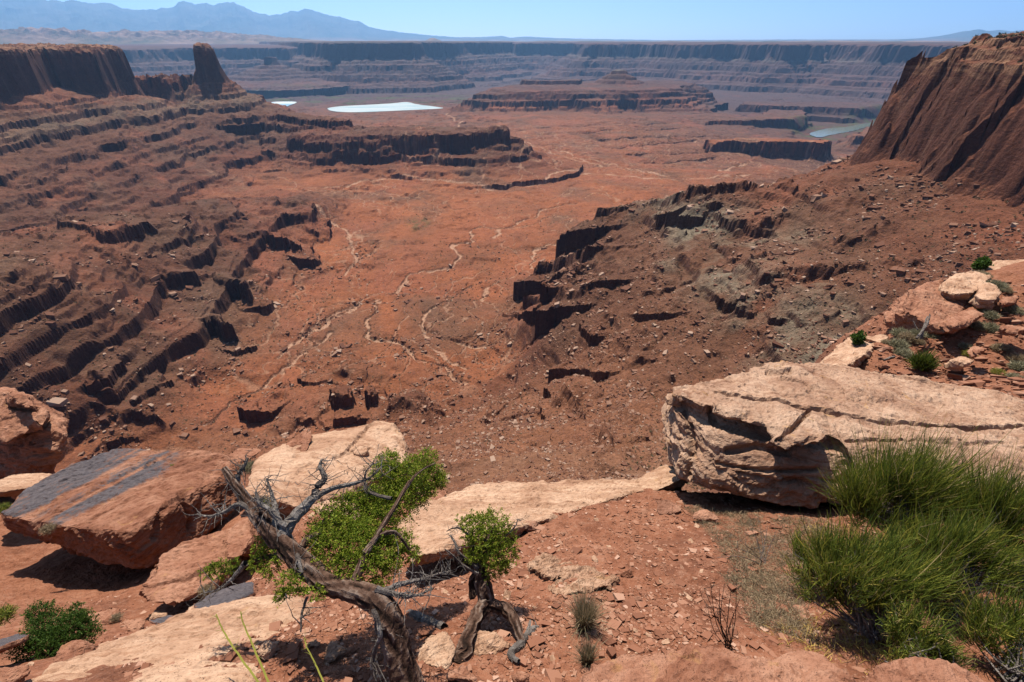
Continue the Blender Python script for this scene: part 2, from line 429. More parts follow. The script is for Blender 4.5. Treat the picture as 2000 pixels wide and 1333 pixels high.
mesa([at_az(512, 110, 5500), at_az(538, 110, 5480), at_az(540, 110, 5600), at_az(512, 110, 5600)], [-30, 0, 10, 30, 200, 400, 700], [-118, -122, -160, -176, -236, -290, -330], warp=24, wl=150, flute=14, fll=60, seed=231)

def height_at(x, y): return lookup(Z, TH[0], DTH, LR0, DLR, np.asarray(x, float), np.asarray(y, float))

# crags that stand out of the slopes
def crag_band(uvs, h, kind='r', back=60, rise=0.25, seed=0, z0=-290, warp=7):
    q = []
    for u, v in uvs:
        ts = np.exp(np.linspace(math.log(70), math.log(1600), 900))
        for it in range(2):
            d1 = P(u, v, 1.0)
            hit = height_at(d1.x * ts, d1.y * ts) > d1.z * ts
            t_ = ts[int(np.argmax(hit))] if hit.any() else 600.0
            if it == 0: v = v + 0.8 * h * FPX / t_
        q.append((d1.x * t_, d1.y * t_, d1.z * t_))
    q = np.array(q)
    # uphill direction: right for the right slope, towards us for the near slope, left for the bench
    up = {'r': np.array([0.93, -0.36]), 'o': np.array([0.1, -1.0]), 'l': np.array([-0.8, 0.3])}[kind]
    poly = np.r_[q[:, :2], q[::-1, :2] + up * back]
    c0 = q[:, :2].mean(0); zc = q[:, 2].mean()
    g = np.polyfit(q[:, :2] @ np.array([-up[1], up[0]]), q[:, 2], 1)[0] if len(q) > 1 and np.ptp(q[:, :2] @ np.array([-up[1], up[0]])) > 12 else 0.0
    g = float(np.clip(g, -0.5, 0.5))
    def za(X, Y):
        return zc + ((X - c0[0]) * up[0] + (Y - c0[1]) * up[1]) * rise + g * ((X - c0[0]) * -up[1] + (Y - c0[1]) * up[0])
    mesa(poly, [-20, -1.5, 1.5, 4, 7, 20], [h + 1.5, h, h * 0.62, h * 0.18, -0.5, -8], warp=warp, wl=26, flute=1.7, fll=13, seed=700 + seed, zadd=za, rock=False, pad=60)
for i, (uv, h) in enumerate((
        ([(1022, 588), (1050, 574), (1090, 560), (1108, 568)], 24), ([(1040, 535), (1062, 515), (1100, 498), (1140, 488)], 30), ([(1165, 432), (1200, 404), (1240, 392), (1290, 390), (1340, 402)], 34),
        ([(1345, 408), (1380, 414), (1412, 430), (1424, 446)], 15), ([(1405, 468), (1430, 490), (1452, 520), (1486, 548)], 16), ([(1128, 690), (1152, 686), (1190, 700)], 15), ([(1070, 455), (1110, 450), (1135, 462)], 10),
        ([(1165, 480), (1200, 486), (1225, 500)], 11), ([(1100, 545), (1130, 535), (1160, 540)], 9), ([(1230, 645), (1262, 650), (1290, 640)], 10), ([(1380, 385), (1420, 378), (1460, 384)], 10),
        ([(1180, 560), (1210, 556)], 8), ([(1480, 560), (1520, 548), (1560, 566)], 7), ([(1190, 612), (1215, 606)], 8), ([(1550, 580), (1590, 560), (1630, 575)], 6), ([(1170, 515), (1200, 510)], 8),
        ([(1240, 700), (1262, 690), (1290, 700)], 9), ([(1290, 760), (1320, 750)], 9), ([(1260, 580), (1300, 590)], 6))): crag_band(uv, h * (0.66 if i in (0, 1, 3, 4) else 0.42), 'r', seed=i * 3)
for i, (uv, h) in enumerate((
        ([(628, 738), (650, 735), (672, 744), (702, 742)], 20), ([(726, 735), (748, 742)], 22), ([(766, 756), (800, 750), (834, 772)], 20), ([(955, 778), (1000, 786), (1050, 780), (1098, 778)], 20), ([(1104, 772), (1130, 790), (1160, 826)], 20),
        ([(1150, 822), (1186, 848), (1212, 880)], 20), ([(1220, 796), (1266, 818)], 14), ([(1165, 868), (1200, 872), (1225, 866)], 12), ([(640, 690), (660, 680), (690, 690)], 10), ([(545, 740), (565, 728)], 10), ([(1000, 815), (1040, 812)], 9),
        ([(1120, 740), (1160, 730)], 9))): crag_band(uv, h * 0.52, 'o', seed=100 + i * 3, back=40, rise=0.34, warp=4)
for i, (uv, h, z0) in enumerate((
        ([(545, 385), (590, 392), (622, 420), (618, 445)], 26, -276), ([(470, 452), (520, 446), (575, 450), (608, 478), (600, 492)], 22, -279), ([(345, 532), (400, 520), (440, 520), (470, 545), (500, 575)], 22, -275),
        ([(330, 600), (380, 590), (430, 610), (462, 650)], 20, -278), ([(180, 745), (230, 720), (262, 700)], 18, -270), ([(225, 800), (262, 790), (312, 800)], 22, -276), ([(205, 455), (250, 445), (310, 440), (340, 436)], 20, -247))): crag_band(uv, h * 0.8, 'l', seed=200 + i * 3, z0=z0, back=90, rise=0.10)

# layered ledges: hard beds stand as small cliffs
LV = np.array([-520, -470, -436, -404, -378, -356, -334, -316, -299, -291, -267, -261, -240, -222, -217, -196, -190, -167, -160, -141, -128, -117, -100.0])
HARD = np.array([.8, .6, .8, .5, .8, .6, .8, .6, .5, 1.05, .35, 1.1, .8, .3, 1.1, .45, 1.0, .3, .9, .5, .9, .5, .5])
def terrace(z, lv, frac, edge, hard=None):
    i = np.clip(np.searchsorted(lv, z) - 1, 0, len(lv) - 2)
    if hard is not None: frac = np.clip(frac * hard[i], 0, 0.85)
    a, b = lv[i], lv[i + 1]
    t = np.clip((z - a) / (b - a), 0, 1)
    g = np.where(t < 1 - edge, t * (1 - frac) / (1 - edge), 1 - (1 - t) / edge * frac)
    return np.where((z > lv[0]) & (z < lv[-1]), a + (b - a) * g, z)
tilt = 7 * fbm(TX / 400, TY / 400, 3, 301)
lft = sstep(60, -160, TX)
broken = fbm(TX / 130, TY / 130, 3, 311)
broken = broken + 0.45 * fbm(TX / 42, TY / 42, 3, 315)
broken = sstep(-0.35, 0.45, broken) * (1 - lft) + sstep(-0.85, 0.40, broken) * lft                       # the left side shows more ledges than the rubble on the right
far_w = sstep(2300, 3600, RAD)
frac = np.clip((0.08 + 0.78 * broken) * np.maximum(0.55 + 0.45 * lft, far_w), 0, 0.82) * near_f
frac = np.maximum(frac, 0.7 * far_w)
ZT = terrace(Z + tilt, LV, frac, 0.09, HARD * np.where(LV < -330, 1, 0.84)) - tilt
lv2 = np.arange(-520, -95, 7.1)
lv2 = lv2 + np.sin(np.arange(len(lv2)) * 2.4) * 2.4
t2 = 2.0 * fbm(TX / 90, TY / 90, 3, 321)
f2 = 0.82 * sstep(-0.3, 0.5, fbm(TX / 55, TY / 55, 3, 331)) * (0.45 + 0.55 * lft) * near_f
ZT = terrace(ZT + t2, lv2, f2, 0.14) - t2
cl_ = ROCK * (RAD < 2600) * (Z > -170)
for sp_, fr_, sd_ in ((17.0, 0.75, 361), (6.0, 0.5, 371)):
    off = sp_ * 0.9 * fbm(TX / (sp_ * 2.2), TY / (sp_ * 2.2), 3, sd_)
    m_ = sstep(-0.35, 0.35, fbm(TX / 40, TY / 40, 3, sd_ + 5))
    Z = Z + (terrace(Z + off, np.arange(-200, 20, sp_), fr_ * m_, 0.2) - off - Z) * cl_ * sstep(-104, -96, Z)
t3 = 1.6 * fbm(TX / 110, TY / 110, 4, 381)
ZT2 = terrace(Z + t3, np.arange(-460, -250, 2.3) + 0.5 * np.sin(np.arange(len(np.arange(-460, -250, 2.3))) * 1.7), 0.62 * sstep(-0.2, 0.3, fbm(TX / 75, TY / 75, 3, 385)) * near_f, 0.13) - t3
keep = sstep(-104, -112, Z)
Z = Z + (np.where(slope_amt > 0.5, ZT, ZT + (ZT2 - Z) * (1 - 2 * slope_amt) * (RAD < 2400)) - Z) * keep
# small crags on the slopes
crag = sstep(0.42, 0.62, fbm(TX / 38, TY / 38, 4, 341)) * slope_amt * near_f * keep
Z += crag * (3.0 + 2.5 * pn2(TX / 9, TY / 9, 345))
Z += near_f * np.clip(RAD / 500, 0.5, 3) * (0.5 * fbm(TX / 12, TY / 12, 4, 351) * (0.35 + slope_amt))

# dry washes and tracks
WASH = np.zeros_like(Z)
def wash(pts, width, depth, z=-300, crop=None):
    global Z
    width = width * 1.1
    if crop: pts = [(u / crop[0] + crop[1], v / crop[0] + crop[2]) for u, v in pts]
    q = []
    for u, v in pts:
        p = PZ(u, v, z); q.append((p.x, p.y))
    q = np.array(q)
    pad = 40 + width * 6
    m = (TX > q[:, 0].min() - pad) & (TX < q[:, 0].max() + pad) & (TY > q[:, 1].min() - pad) & (TY < q[:, 1].max() + pad)
    rows = np.where(m.any(1))[0]; cols = np.where(m.any(0))[0]
    if not len(rows): return
    sl = (slice(rows[0], rows[-1] + 1), slice(cols[0], cols[-1] + 1))
    X, Y = TX[sl], TY[sl]
    k = max(1.0, float(np.hypot(q[:, 0], q[:, 1]).mean()) / 700)
    Xw = X + 7 * k * fbm(X / (32 * k), Y / (32 * k), 4, 401); Yw = Y + 7 * k * fbm(X / (32 * k), Y / (32 * k), 4, 402)
    d, arc, _ = seg_dist(Xw, Yw, q)
    wd = width * (0.7 + 1.1 * sstep(-0.5, 0.7, fbm(arc / (55 * k), d * 0, 2, 403 + len(pts)))) * (0.75 + 0.6 * np.abs(pn2(X / 9, Y / 9, 405)))
    Z[sl] -= depth * (1 - sstep(wd * 0.55, wd * 1.25, d)) + depth * 0.5 * (1 - sstep(wd, wd * 5, d))
    WASH[sl] = np.maximum(WASH[sl], (1 - sstep(wd * 0.35, wd * 1.05, d)))
C5 = (2.469, 600, 400)
wash([(760, 870), (660, 770), (520, 740), (480, 690), (430, 660), (380, 650), (310, 630), (300, 560), (310, 500), (330, 440)], 2.6, 2.6, -300, C5)
wash([(0, 600), (90, 580), (100, 545), (230, 490), (290, 455), (330, 430), (420, 390), (500, 320), (560, 290), (690, 285), (740, 230), (700, 185), (800, 165), (780, 110), (860, 90), (930, 100), (1010, 85), (1110, 40), (1150, 5), (1300, -20)], 3.4, 2.4, -302, C5)
wash([(900, 670), (640, 630), (570, 600), (550, 580), (590, 510), (650, 470), (690, 455), (660, 440), (710, 395), (790, 360)], 2.0, 2.2, -300, C5)
wash([(830, 460), (850, 410), (880, 370), (930, 340)], 2.4, 1.6, -302, C5)
wash([(1080, 300), (1090, 260), (1100, 200), (1180, 180), (1300, 160)], 3.4, 1.6, -302, C5)
wash([(930, 100), (920, 130), (900, 150)], 4.5, 1.2, -303, C5)
wash([(180, 300), (230, 240), (210, 170), (160, 100), (60, 60)], 4.0, 1.6, -302, C5)
wash([(1000, 800), (900, 790), (700, 745), (580, 660), (540, 560)], 2.2, 1.2, -298, C5)
wash([(1028, 275), (1080, 300), (1200, 330), (1330, 350), (1400, 346), (1470, 338)], 4.0, 1.0, -318)
wash([(950, 372), (1060, 362), (1100, 345), (1150, 336), (1210, 340), (1330, 350)], 5.0, 1.6, -310)
wash([(1090, 290), (1130, 310), (1200, 322), (1300, 345)], 3.5, 1.0, -318)
wash([(560, 372), (650, 368), (760, 350), (850, 352), (960, 366)], 5.0, 1.6, -305)
wash([(870, 222), (900, 238), (895, 250)], 4.0, 0.5, -328)
wash([(540, 700), (600, 640), (690, 590), (720, 560)], 2.4, 2.0, -300)
wash([(400, 830), (450, 780), (520, 740), (590, 690), (640, 640)], 2.2, 2.4, -297)
wash([(1405, 345), (1440, 330), (1470, 322), (1460, 310)], 6.0, 3.0, -345)
for k, (u0, v0, u1, v1) in enumerate(((1380, 250, 1170, 275), (1360, 262, 1200, 290), (1390, 285, 1220, 305), (1400, 300, 1260, 318), (1330, 240, 1120, 262), (1300, 232, 1060, 250))):
    wash([(u0, v0), (u0 * .7 + u1 * .3, v0 * .55 + v1 * .45), (u0 * .35 + u1 * .65, v0 * .3 + v1 * .7), (u1, v1)], 7.0, 9.0, -328)

# faint rills that braid over the flats
fx = TX + 26 * fbm(TX / 90, TY / 90, 4, 421); fy = TY + 26 * fbm(TX / 90, TY / 90, 4, 431)
for sc_, sd_, am_ in ((190.0, 443, 1.6), (95.0, 441, 1.2), (41.0, 442, 0.8)):
    kk = np.clip(RAD / 700, 0.7, 3.0)
    nn_ = np.abs(pn2(fx / sc_ * 1.6, fy / sc_ * 0.8, sd_))
    rl = (1 - sstep(0.006, 0.05, nn_)) * (1 - slope_amt * 0.8) * near_f * (1 - sstep(2200, 2800, RAD)) * sstep(-0.3, 0.3, fbm(TX / 210, TY / 210, 2, sd_ + 5))
    Z -= am_ * rl
    WASH = np.maximum(WASH, 0.6 * rl * (nn_ < 0.03))
# flat beds for the ponds and the river
POND = pzpoly([(636, 212), (660, 208), (720, 205), (765, 202.5), (796, 199), (812, 204), (845, 208), (874, 212), (800, 215.5), (700, 220), (650, 218.5)], -333)
POND2 = pzpoly([(526, 199), (582, 198.5), (575, 203), (548, 212.5), (536, 207)], -333)
RIVER = pzpoly([(1575, 262), (1612, 251), (1650, 249), (1680, 243), (1700, 240), (1745, 232), (1765, 236), (1720, 243), (1690, 249), (1668, 256), (1625, 263), (1600, 270)], -424)
def flat(poly, z, fade):
    global Z
    d, _, _ = seg_dist(TX, TY, poly, True)
    sd = np.where(inside(TX, TY, poly), -d, d)
    k = 1 - sstep(4, fade, sd)
    Z = Z + (np.minimum(Z, z - 3 + 0 * Z) - Z) * (sd < 4) * 1.0
    Z = np.where(sd >= 4, Z + (z - 0.5 + sstep(4, 30, sd) * 1.0 - Z) * k, z - 3)
    return sd
sdp = flat(POND, -333, 120); flat(POND2, -333, 120); sdr = flat(RIVER, -424, 90)
# keep clear what the near ledge stands on: the slope under the near rim drops away
Z = np.where(RAD < 60, Z - 12 * (1 - sstep(34, 60, RAD)), Z)

nz_u = np.gradient(Z, axis=0) / (RAD * DLR); nz_v = np.gradient(Z, axis=1) / (RAD * DTH)
SLOPE = np.hypot(nz_u, nz_v)

# ------------------------------------------------------------------ terrain material
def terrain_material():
    k = NT('canyon rock and soil')
    pos = k.geo.outputs['Position']
    zz = k.sepxyz(pos)[2]
    nrm = k.sepxyz(k.geo.outputs['True Normal'])[2]
    wob = k.noise(k.scaled(pos, (1, 1, 1)), 0.012, 4, 0.6)
    zw = k.math('ADD', zz, k.maprange(wob, 0.3, 0.7, -9, 9))
    base = k.ramp(k.maprange(zw, -440, 0), [
        (0.00, (0.086, 0.044, 0.030)), (0.14, (0.105, 0.050, 0.032)), (0.245, (0.150, 0.062, 0.032)), (0.300, (0.235, 0.080, 0.033)),
        (0.335, (0.180, 0.066, 0.031)), (0.38, (0.104, 0.038, 0.020)), (0.45, (0.095, 0.037, 0.020)), (0.55, (0.105, 0.045, 0.025)),
        (0.64, (0.122, 0.056, 0.031)), (0.74, (0.128, 0.050, 0.027)), (0.82, (0.128, 0.047, 0.025)), (1.0, (0.14, 0.052, 0.028))])
    # the beds: fine level streaks
    strat = k.noise(k.scaled(pos, (0.004, 0.004, 0.192)), 1.0, 6, 0.65, 0.4)
    base = k.mix(k.maprange(strat, 0.35, 0.65), base, k.mix(0.55, base, (0.60, 0.56, 0.56), 'MULTIPLY'))
    # broad blotches of brown, orange and rusty soil
    blot = k.noise(pos, 0.0065, 6, 0.6, 0.6)
    base = k.mix(k.maprange(blot, 0.47, 0.66, 0, 0.75), base, (0.093, 0.051, 0.031))
    blot2 = k.noise(k.scaled(pos, (1.3, 1, 1)), 0.0048, 5, 0.62, 0.8)
    base = k.mix(k.maprange(blot2, 0.52, 0.68, 0, 0.7), base, (0.198, 0.067, 0.035))
    # grey green bed half way down the slopes
    gm = k.math('MULTIPLY', k.maprange(zw, -182, -160, smooth=True), k.maprange(zw, -146, -126, 1, 0, smooth=True))
    gp = k.maprange(k.noise(pos, 0.010, 5, 0.65), 0.39, 0.51, 0, 0.78)
    gp = k.math('MULTIPLY', gp, k.maprange(k.sepxyz(pos)[0], -350, -60, 0.35, 1.0))
    base = k.mix(k.math('MULTIPLY', gm, gp), base, (0.155, 0.130, 0.090))
    # loose stones: pale specks
    v1 = k.voro(pos, 0.22)
    sp = k.math('MULTIPLY', k.maprange(v1.outputs['Distance'], 0.20, 0.34, 1, 0), k.maprange(k.sepxyz(v1.outputs['Color'])[0], 0.55, 0.62))
    v2 = k.voro(pos, 0.75)
    sp2 = k.math('MULTIPLY', k.maprange(v2.outputs['Distance'], 0.18, 0.34, 1, 0), k.maprange(k.sepxyz(v2.outputs['Color'])[1], 0.45, 0.55))
    dst = k.noise(pos, 0.016, 4, 0.6)
    stones = k.math('MULTIPLY', sp2, k.maprange(dst, 0.36, 0.62))
    stones = k.math('MULTIPLY', stones, k.maprange(zz, -95, -110))
    base = k.mix(k.math('MULTIPLY', stones, 0.55), base, (0.211, 0.128, 0.086))
    # dark scrub dots
    v3 = k.voro(pos, 0.16)
    sc_ = k.math('MULTIPLY', k.maprange(v3.outputs['Distance'], 0.10, 0.20, 1, 0), k.maprange(k.sepxyz(v3.outputs['Color'])[2], 0.5, 0.55))
    base = k.mix(k.math('MULTIPLY', sc_, 0.6), base, (0.035, 0.035, 0.018))
    # cliff rock
    rock = k.attr('rock').outputs['Fac']
    stain = k.noise(k.scaled(pos, (0.064, 0.064, 0.007)), 1.0, 5, 0.6, 0.5)
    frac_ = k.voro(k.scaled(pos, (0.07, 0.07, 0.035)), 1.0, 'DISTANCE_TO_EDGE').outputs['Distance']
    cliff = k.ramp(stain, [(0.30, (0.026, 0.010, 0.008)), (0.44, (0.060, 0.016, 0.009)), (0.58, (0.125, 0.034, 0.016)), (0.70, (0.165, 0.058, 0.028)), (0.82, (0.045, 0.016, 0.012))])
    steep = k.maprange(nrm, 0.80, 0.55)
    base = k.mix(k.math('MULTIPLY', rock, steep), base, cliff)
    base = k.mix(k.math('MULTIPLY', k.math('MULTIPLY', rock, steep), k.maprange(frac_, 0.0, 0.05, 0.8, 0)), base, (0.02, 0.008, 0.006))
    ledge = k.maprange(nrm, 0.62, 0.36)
    base = k.mix(k.math('MULTIPLY', k.math('MULTIPLY', ledge, 0.75), k.math('SUBTRACT', 1.0, rock)), base, (0.058, 0.022, 0.014))  # dark red ledge rock, steep faces painted darker to deepen their shade
    # cap rock and desert scrub on the plateau tops
    top = k.math('MULTIPLY', k.maprange(zz, -26, -12), k.maprange(nrm, 0.6, 0.85))
    topn = k.noise(k.scaled(pos, (1, 0.35, 1)), 0.0022, 6, 0.65)
    tcol = k.ramp(topn, [(0.36, (0.032, 0.033, 0.019)), (0.48, (0.064, 0.048, 0.027)), (0.57, (0.192, 0.122, 0.070)), (0.70, (0.211, 0.128, 0.077))])
    base = k.mix(k.math('MULTIPLY', top, k.attr('farland').outputs['Fac']), base, tcol)
    base = k.mix(k.math('MULTIPLY', k.attr('farland').outputs['Fac'], 0.7), base, (0.052, 0.038, 0.042))  # far walls' purplish grey, tint also stands in for blue haze
    base = k.mix(k.math('MULTIPLY', k.attr('nearsoil').outputs['Fac'], k.maprange(k.noise(pos, 0.02, 5, 0.65), 0.34, 0.58, 0.25, 0.9)), base, (0.178, 0.074, 0.038))
    # washes, tracks
    base = k.mix(k.math('MULTIPLY', k.attr('wash').outputs['Fac'], 0.78), base, (0.330, 0.195, 0.125))
    base = k.mix(k.attr('green').outputs['Fac'], base, (0.054, 0.067, 0.022))
    grit = k.noise(pos, 0.42, 4, 0.75)
    base = k.mix(k.maprange(grit, 0.30, 0.46, 0.75, 0), base, k.mix(1.0, base, (0.42, 0.38, 0.36), 'MULTIPLY'))
    base = k.mix(k.maprange(grit, 0.55, 0.70, 0, 0.8), base, k.mix(1.0, base, (1.75, 1.8, 1.85), 'MULTIPLY'))
    grit2 = k.noise(pos, 0.09, 5, 0.7)
    base = k.mix(k.maprange(grit2, 0.38, 0.50, 0.5, 0), base, k.mix(1.0, base, (0.55, 0.52, 0.50), 'MULTIPLY'))
    capm = k.math('MULTIPLY', k.maprange(zz, -30, -16), k.math('SUBTRACT', 1.0, k.attr('farland').outputs['Fac']))
    base = k.mix(k.math('MULTIPLY', capm, k.maprange(k.noise(k.scaled(pos, (.05, .05, .3)), 1.0, 5, 0.6), 0.42, 0.6)), base, (0.20, 0.105, 0.060))
    bn = k.noise(pos, 0.35, 6, 0.7)
    bn2 = k.noise(k.scaled(pos, (0.3, 0.3, 2.0)), 0.4, 4, 0.6)
    nb = k.bump(k.math('ADD', bn, k.math('MULTIPLY', stones, 0.5)), 1.0, 2.2)
    nb = k.bump(bn2, 0.5, 1.2, nb)
    return k.done(base, nb)
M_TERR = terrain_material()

verts = np.stack([TX, TY, Z], -1).reshape(-1, 3)
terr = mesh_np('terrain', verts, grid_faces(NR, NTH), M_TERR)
tag(terr, kind='structure')
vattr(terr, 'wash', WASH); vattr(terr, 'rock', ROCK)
vattr(terr, 'nearsoil', sstep(420, 300, TY) * sstep(-330, -180, TX) * sstep(170, 40, TX) * sstep(-310, -290, Z))
vattr(terr, 'farland', sstep(2500, 4500, RAD))
gr = np.clip(1 - sstep(20, 150, sdr), 0, 1) * sstep(-0.1, 0.25, fbm(TX / 90, TY / 60, 4, 501)) * 0.8
gd = np.hypot(TX - PZ(818, 430, -303).x, (TY - PZ(818, 430, -303).y) * 0.5)
gr = np.maximum(gr, (1 - sstep(10, 34, gd)) * 0.5 * sstep(-0.2, 0.4, fbm(TX / 12, TY / 12, 3, 503)))
fld = PZ(700, 186, -336)
gr = np.maximum(gr, 0.75 * sstep(0.15, 0.3, fbm(TX / 260, TY / 120, 3, 507)) * (1 - sstep(300, 900, np.hypot((TX - fld.x) * 0.6, TY - fld.y))))
vattr(terr, 'green', gr)

# ------------------------------------------------------------------ ponds and river
def flat_sheet(name, poly, z, mat):
    bm = bmesh.new()
    # smooth outline: subdivide and jitter
    pts = []
    n = len(poly)
    for i in range(n):
        p, q = np.array(poly[i]), np.array(poly[(i + 1) % n])
        for t in np.linspace(0, 1, 6, endpoint=False):
            pts.append(p * (1 - t) + q * t)
    pts = np.array(pts)
    for _ in range(3): pts = (pts + np.roll(pts, 1, 0) + np.roll(pts, -1, 0)) / 3
    pts += np.stack([fbm(pts[:, 0] / 50, pts[:, 1] / 50, 3, 511), fbm(pts[:, 0] / 50, pts[:, 1] / 50, 3, 513)], -1) * 5
    f = bm.faces.new([bm.verts.new((x, y, z)) for x, y in pts])
    if f.normal.z < 0: f.normal_flip()
    bmesh.ops.triangulate(bm, faces=bm.faces[:])
    me = bpy.data.meshes.new(name); bm.to_mesh(me); bm.free()
    me.materials.append(mat)
    o = bpy.data.objects.new(name, me); COL.objects.link(o)
    return tag(o, kind='structure')
k = NT('evaporation pond brine')
pos = k.geo.outputs['Position']
st = k.noise(k.scaled(pos, (0.0028, 0.016, 1)), 1.0, 6, 0.7, 0.8)
M_POND = k.done(k.ramp(st, [(0.36, (0.15, 0.24, 0.26)), (0.50, (0.24, 0.30, 0.30)), (0.62, (0.33, 0.35, 0.335))]))
k.b.inputs['Roughness'].default_value = 0.5; k.b.inputs['Specular IOR Level'].default_value = 0.3
flat_sheet('water', POND, -333, M_POND)
k2 = NT('blue brine'); pos = k2.geo.outputs['Position']
M_POND2 = k2.done(k2.ramp(k2.noise(k2.scaled(pos, (0.004, 0.014, 1)), 1.0, 4), [(0.4, (0.13, 0.25, 0.32)), (0.52, (0.24, 0.33, 0.36)), (0.56, (0.42, 0.44, 0.42))]))
k2.b.inputs['Roughness'].default_value = 0.4
flat_sheet('water', POND2, -333, M_POND2)
k3 = NT('river water')
k3.b.inputs['Roughness'].default_value = 0.12; k3.b.inputs['Specular IOR Level'].default_value = 0.5
rb = k3.bump(k3.noise(k3.geo.outputs['Position'], 0.2, 3), 0.15, 0.3)
M_RIVER = k3.done((0.13, 0.15, 0.12), rb)
flat_sheet('river', RIVER, -424, M_RIVER)

# ------------------------------------------------------------------ distant land
def elev(u, v):
    q = P(u, v, 1.0); return q.z / math.hypot(q.x, q.y), math.atan2(q.x, q.y)
C1 = [(0, -10), (290, 0), (340, 12), (400, 0), (450, 10), (540, 22), (580, 12), (640, 28), (690, 48), (760, 58), (850, 52), (960, 44), (1000, 12), (1030, 5), (1070, 18), (1090, 25), (1130, 18),
      (1190, 28), (1240, 18), (1300, 12), (1340, 28), (1400, 58), (1440, 75), (1500, 86), (1570, 80), (1620, 60), (1660, 65), (1700, 48), (1740, 55), (1800, 75), (1850, 90), (1900, 95), (1960, 115), (2000, 120)]
C2 = [(110, 88), (190, 98), (260, 120), (290, 118), (340, 150), (420, 168), (550, 185), (700, 200), (850, 210), (1000, 208), (1090, 202), (1130, 212), (1230, 206), (1330, 212), (1500, 218), (1850, 223)]
C3 = [(0, 226), (700, 222), (1300, 222), (1420, 216), (1560, 198), (1640, 180), (1750, 165), (1800, 175), (1860, 168), (1920, 175), (2000, 170), (2300, 180), (2700, 205)]
sky_uv = [(-900, 30), (-500, -20), (-200, -12), (-80, -22)] + [(x / 2.857, y / 2.857) for x, y in C1] + [(600 + x / 2.857, y / 2.857) for x, y in C2] + [(1300 + x / 2.857, y / 2.857) for x, y in C3]
ev = np.array([elev(u, v) for u, v in sky_uv])
nth, nr = 1100, 260
th = np.radians(np.linspace(-63, 63, nth)); rr = np.exp(np.linspace(math.log(10600), math.log(40000), nr))
HX = rr[:, None] * np.sin(th)[None]; HY = rr[:, None] * np.cos(th)[None]; HR = np.hypot(HX, HY)
slope_line = np.interp(th, ev[:, 1], ev[:, 0])
CR = 34000.0
Hc = np.maximum(slope_line * CR + 30, 5)
Hc = Hc + 0.035 * Hc * fbm(th * 120, th * 0, 3, 601)
rel = np.clip(1 - np.abs(HR - CR) / (3800 + 5600 * np.clip(Hc / 2200, 0.2, 1)[None]), 0, 1)
spur = ridged(HX / 2200, HY / 3800, 5, 611)
HZ = -24 + Hc[None] * rel ** 1.25 * (1 + 0.35 * (spur - 0.6) * (1 - rel) * 1.5)
HZ = np.minimum(HZ, -24 + Hc[None] * 1.0)
HZ -= 55 * (1 - sstep(11200, 12600, HR))
HZ += 10 * fbm(HX / 900, HY / 900, 4, 621)
# slickrock domes in front of the mountains on the left
u_l = np.interp(th, [elev(-900, 70)[1], elev(-300, 70)[1], elev(420, 70)[1], elev(640, 70)[1]], [1, 1, 1, 0])
band = sstep(11700, 12600, HR) * (1 - sstep(15500, 17500, HR)) * u_l[None]
dome = np.clip(0.45 + 0.5 * ridged(HX / 520, HY / 420, 4, 631) + 0.5 * fbm(HX / 1500, HY / 1500, 3, 641), 0, 1.6)
HZ += band * dome * 135
band2 = np.exp(-((HR - 12800) / 500) ** 2) * np.exp(-((th - elev(845, 80)[1]) / 0.012) ** 2)[None]
HZ += band2 * 70
band3 = sstep(12000, 12300, HR) * (1 - sstep(14500, 15000, HR)) * sstep(0.1, 0.5, fbm(HX / 2500, HY / 900, 3, 651))
HZ += band3 * 22
k = NT('distant land')
pos = k.geo.outputs['Position']
zz = k.sepxyz(pos)[2]
nn = k.noise(k.scaled(pos, (1, 0.6, 1)), 0.0009, 6, 0.65)
low = k.ramp(nn, [(0.38, (0.060, 0.060, 0.035)), (0.47, (0.11, 0.080, 0.045)), (0.55, (0.17, 0.11, 0.075)), (0.68, (0.24, 0.15, 0.10))])
slick = k.ramp(k.noise(pos, 0.004, 6, 0.7), [(0.38, (0.08, 0.065, 0.045)), (0.48, (0.15, 0.095, 0.07)), (0.62, (0.26, 0.17, 0.13))])
mt = k.ramp(k.noise(pos, 0.0009, 6, 0.6), [(0.4, (0.060, 0.072, 0.070)), (0.6, (0.10, 0.10, 0.095))])
hcol = k.mix(k.attr('slick').outputs['Fac'], k.mix(k.maprange(zz, 20, 160), low, mt), slick)
M_FAR = k.done(hcol, k.bump(k.noise(pos, 0.006, 6, 0.7), 0.8, 60))
hills = mesh_np('hills', np.stack([HX, HY, HZ], -1).reshape(-1, 3), grid_faces(nr, nth), M_FAR)
vattr(hills, 'slick', np.clip(band + band2, 0, 1))
tag(hills, kind='structure')

# ------------------------------------------------------------------ air
bm = bmesh.new()
bmesh.ops.create_cube(bm, size=1.0)
for v in bm.verts:
    v.co = Vector((v.co.x * 84000, 41500 if v.co.y > 0 else -1500, 3400 if v.co.z > 0 else -560))
me = bpy.data.meshes.new('haze'); bm.to_mesh(me); bm.free()
hm = bpy.data.materials.new('thin blue air'); hm.use_nodes = True
t = hm.node_tree
for nd in list(t.nodes):
    if nd.type == 'BSDF_PRINCIPLED': t.nodes.remove(nd)
pv = t.nodes.new('ShaderNodeVolumePrincipled')
pv.inputs['Color'].default_value = (0.26, 0.55, 1.0, 1)
pv.inputs['Density'].default_value = 3.3e-5
pv.inputs['Anisotropy'].default_value = 0.35
t.links.new(pv.outputs[0], t.nodes['Material Output'].inputs['Volume'])
me.materials.append(hm)
hz = bpy.data.objects.new('haze', me); COL.objects.link(hz); tag(hz, kind='stuff')
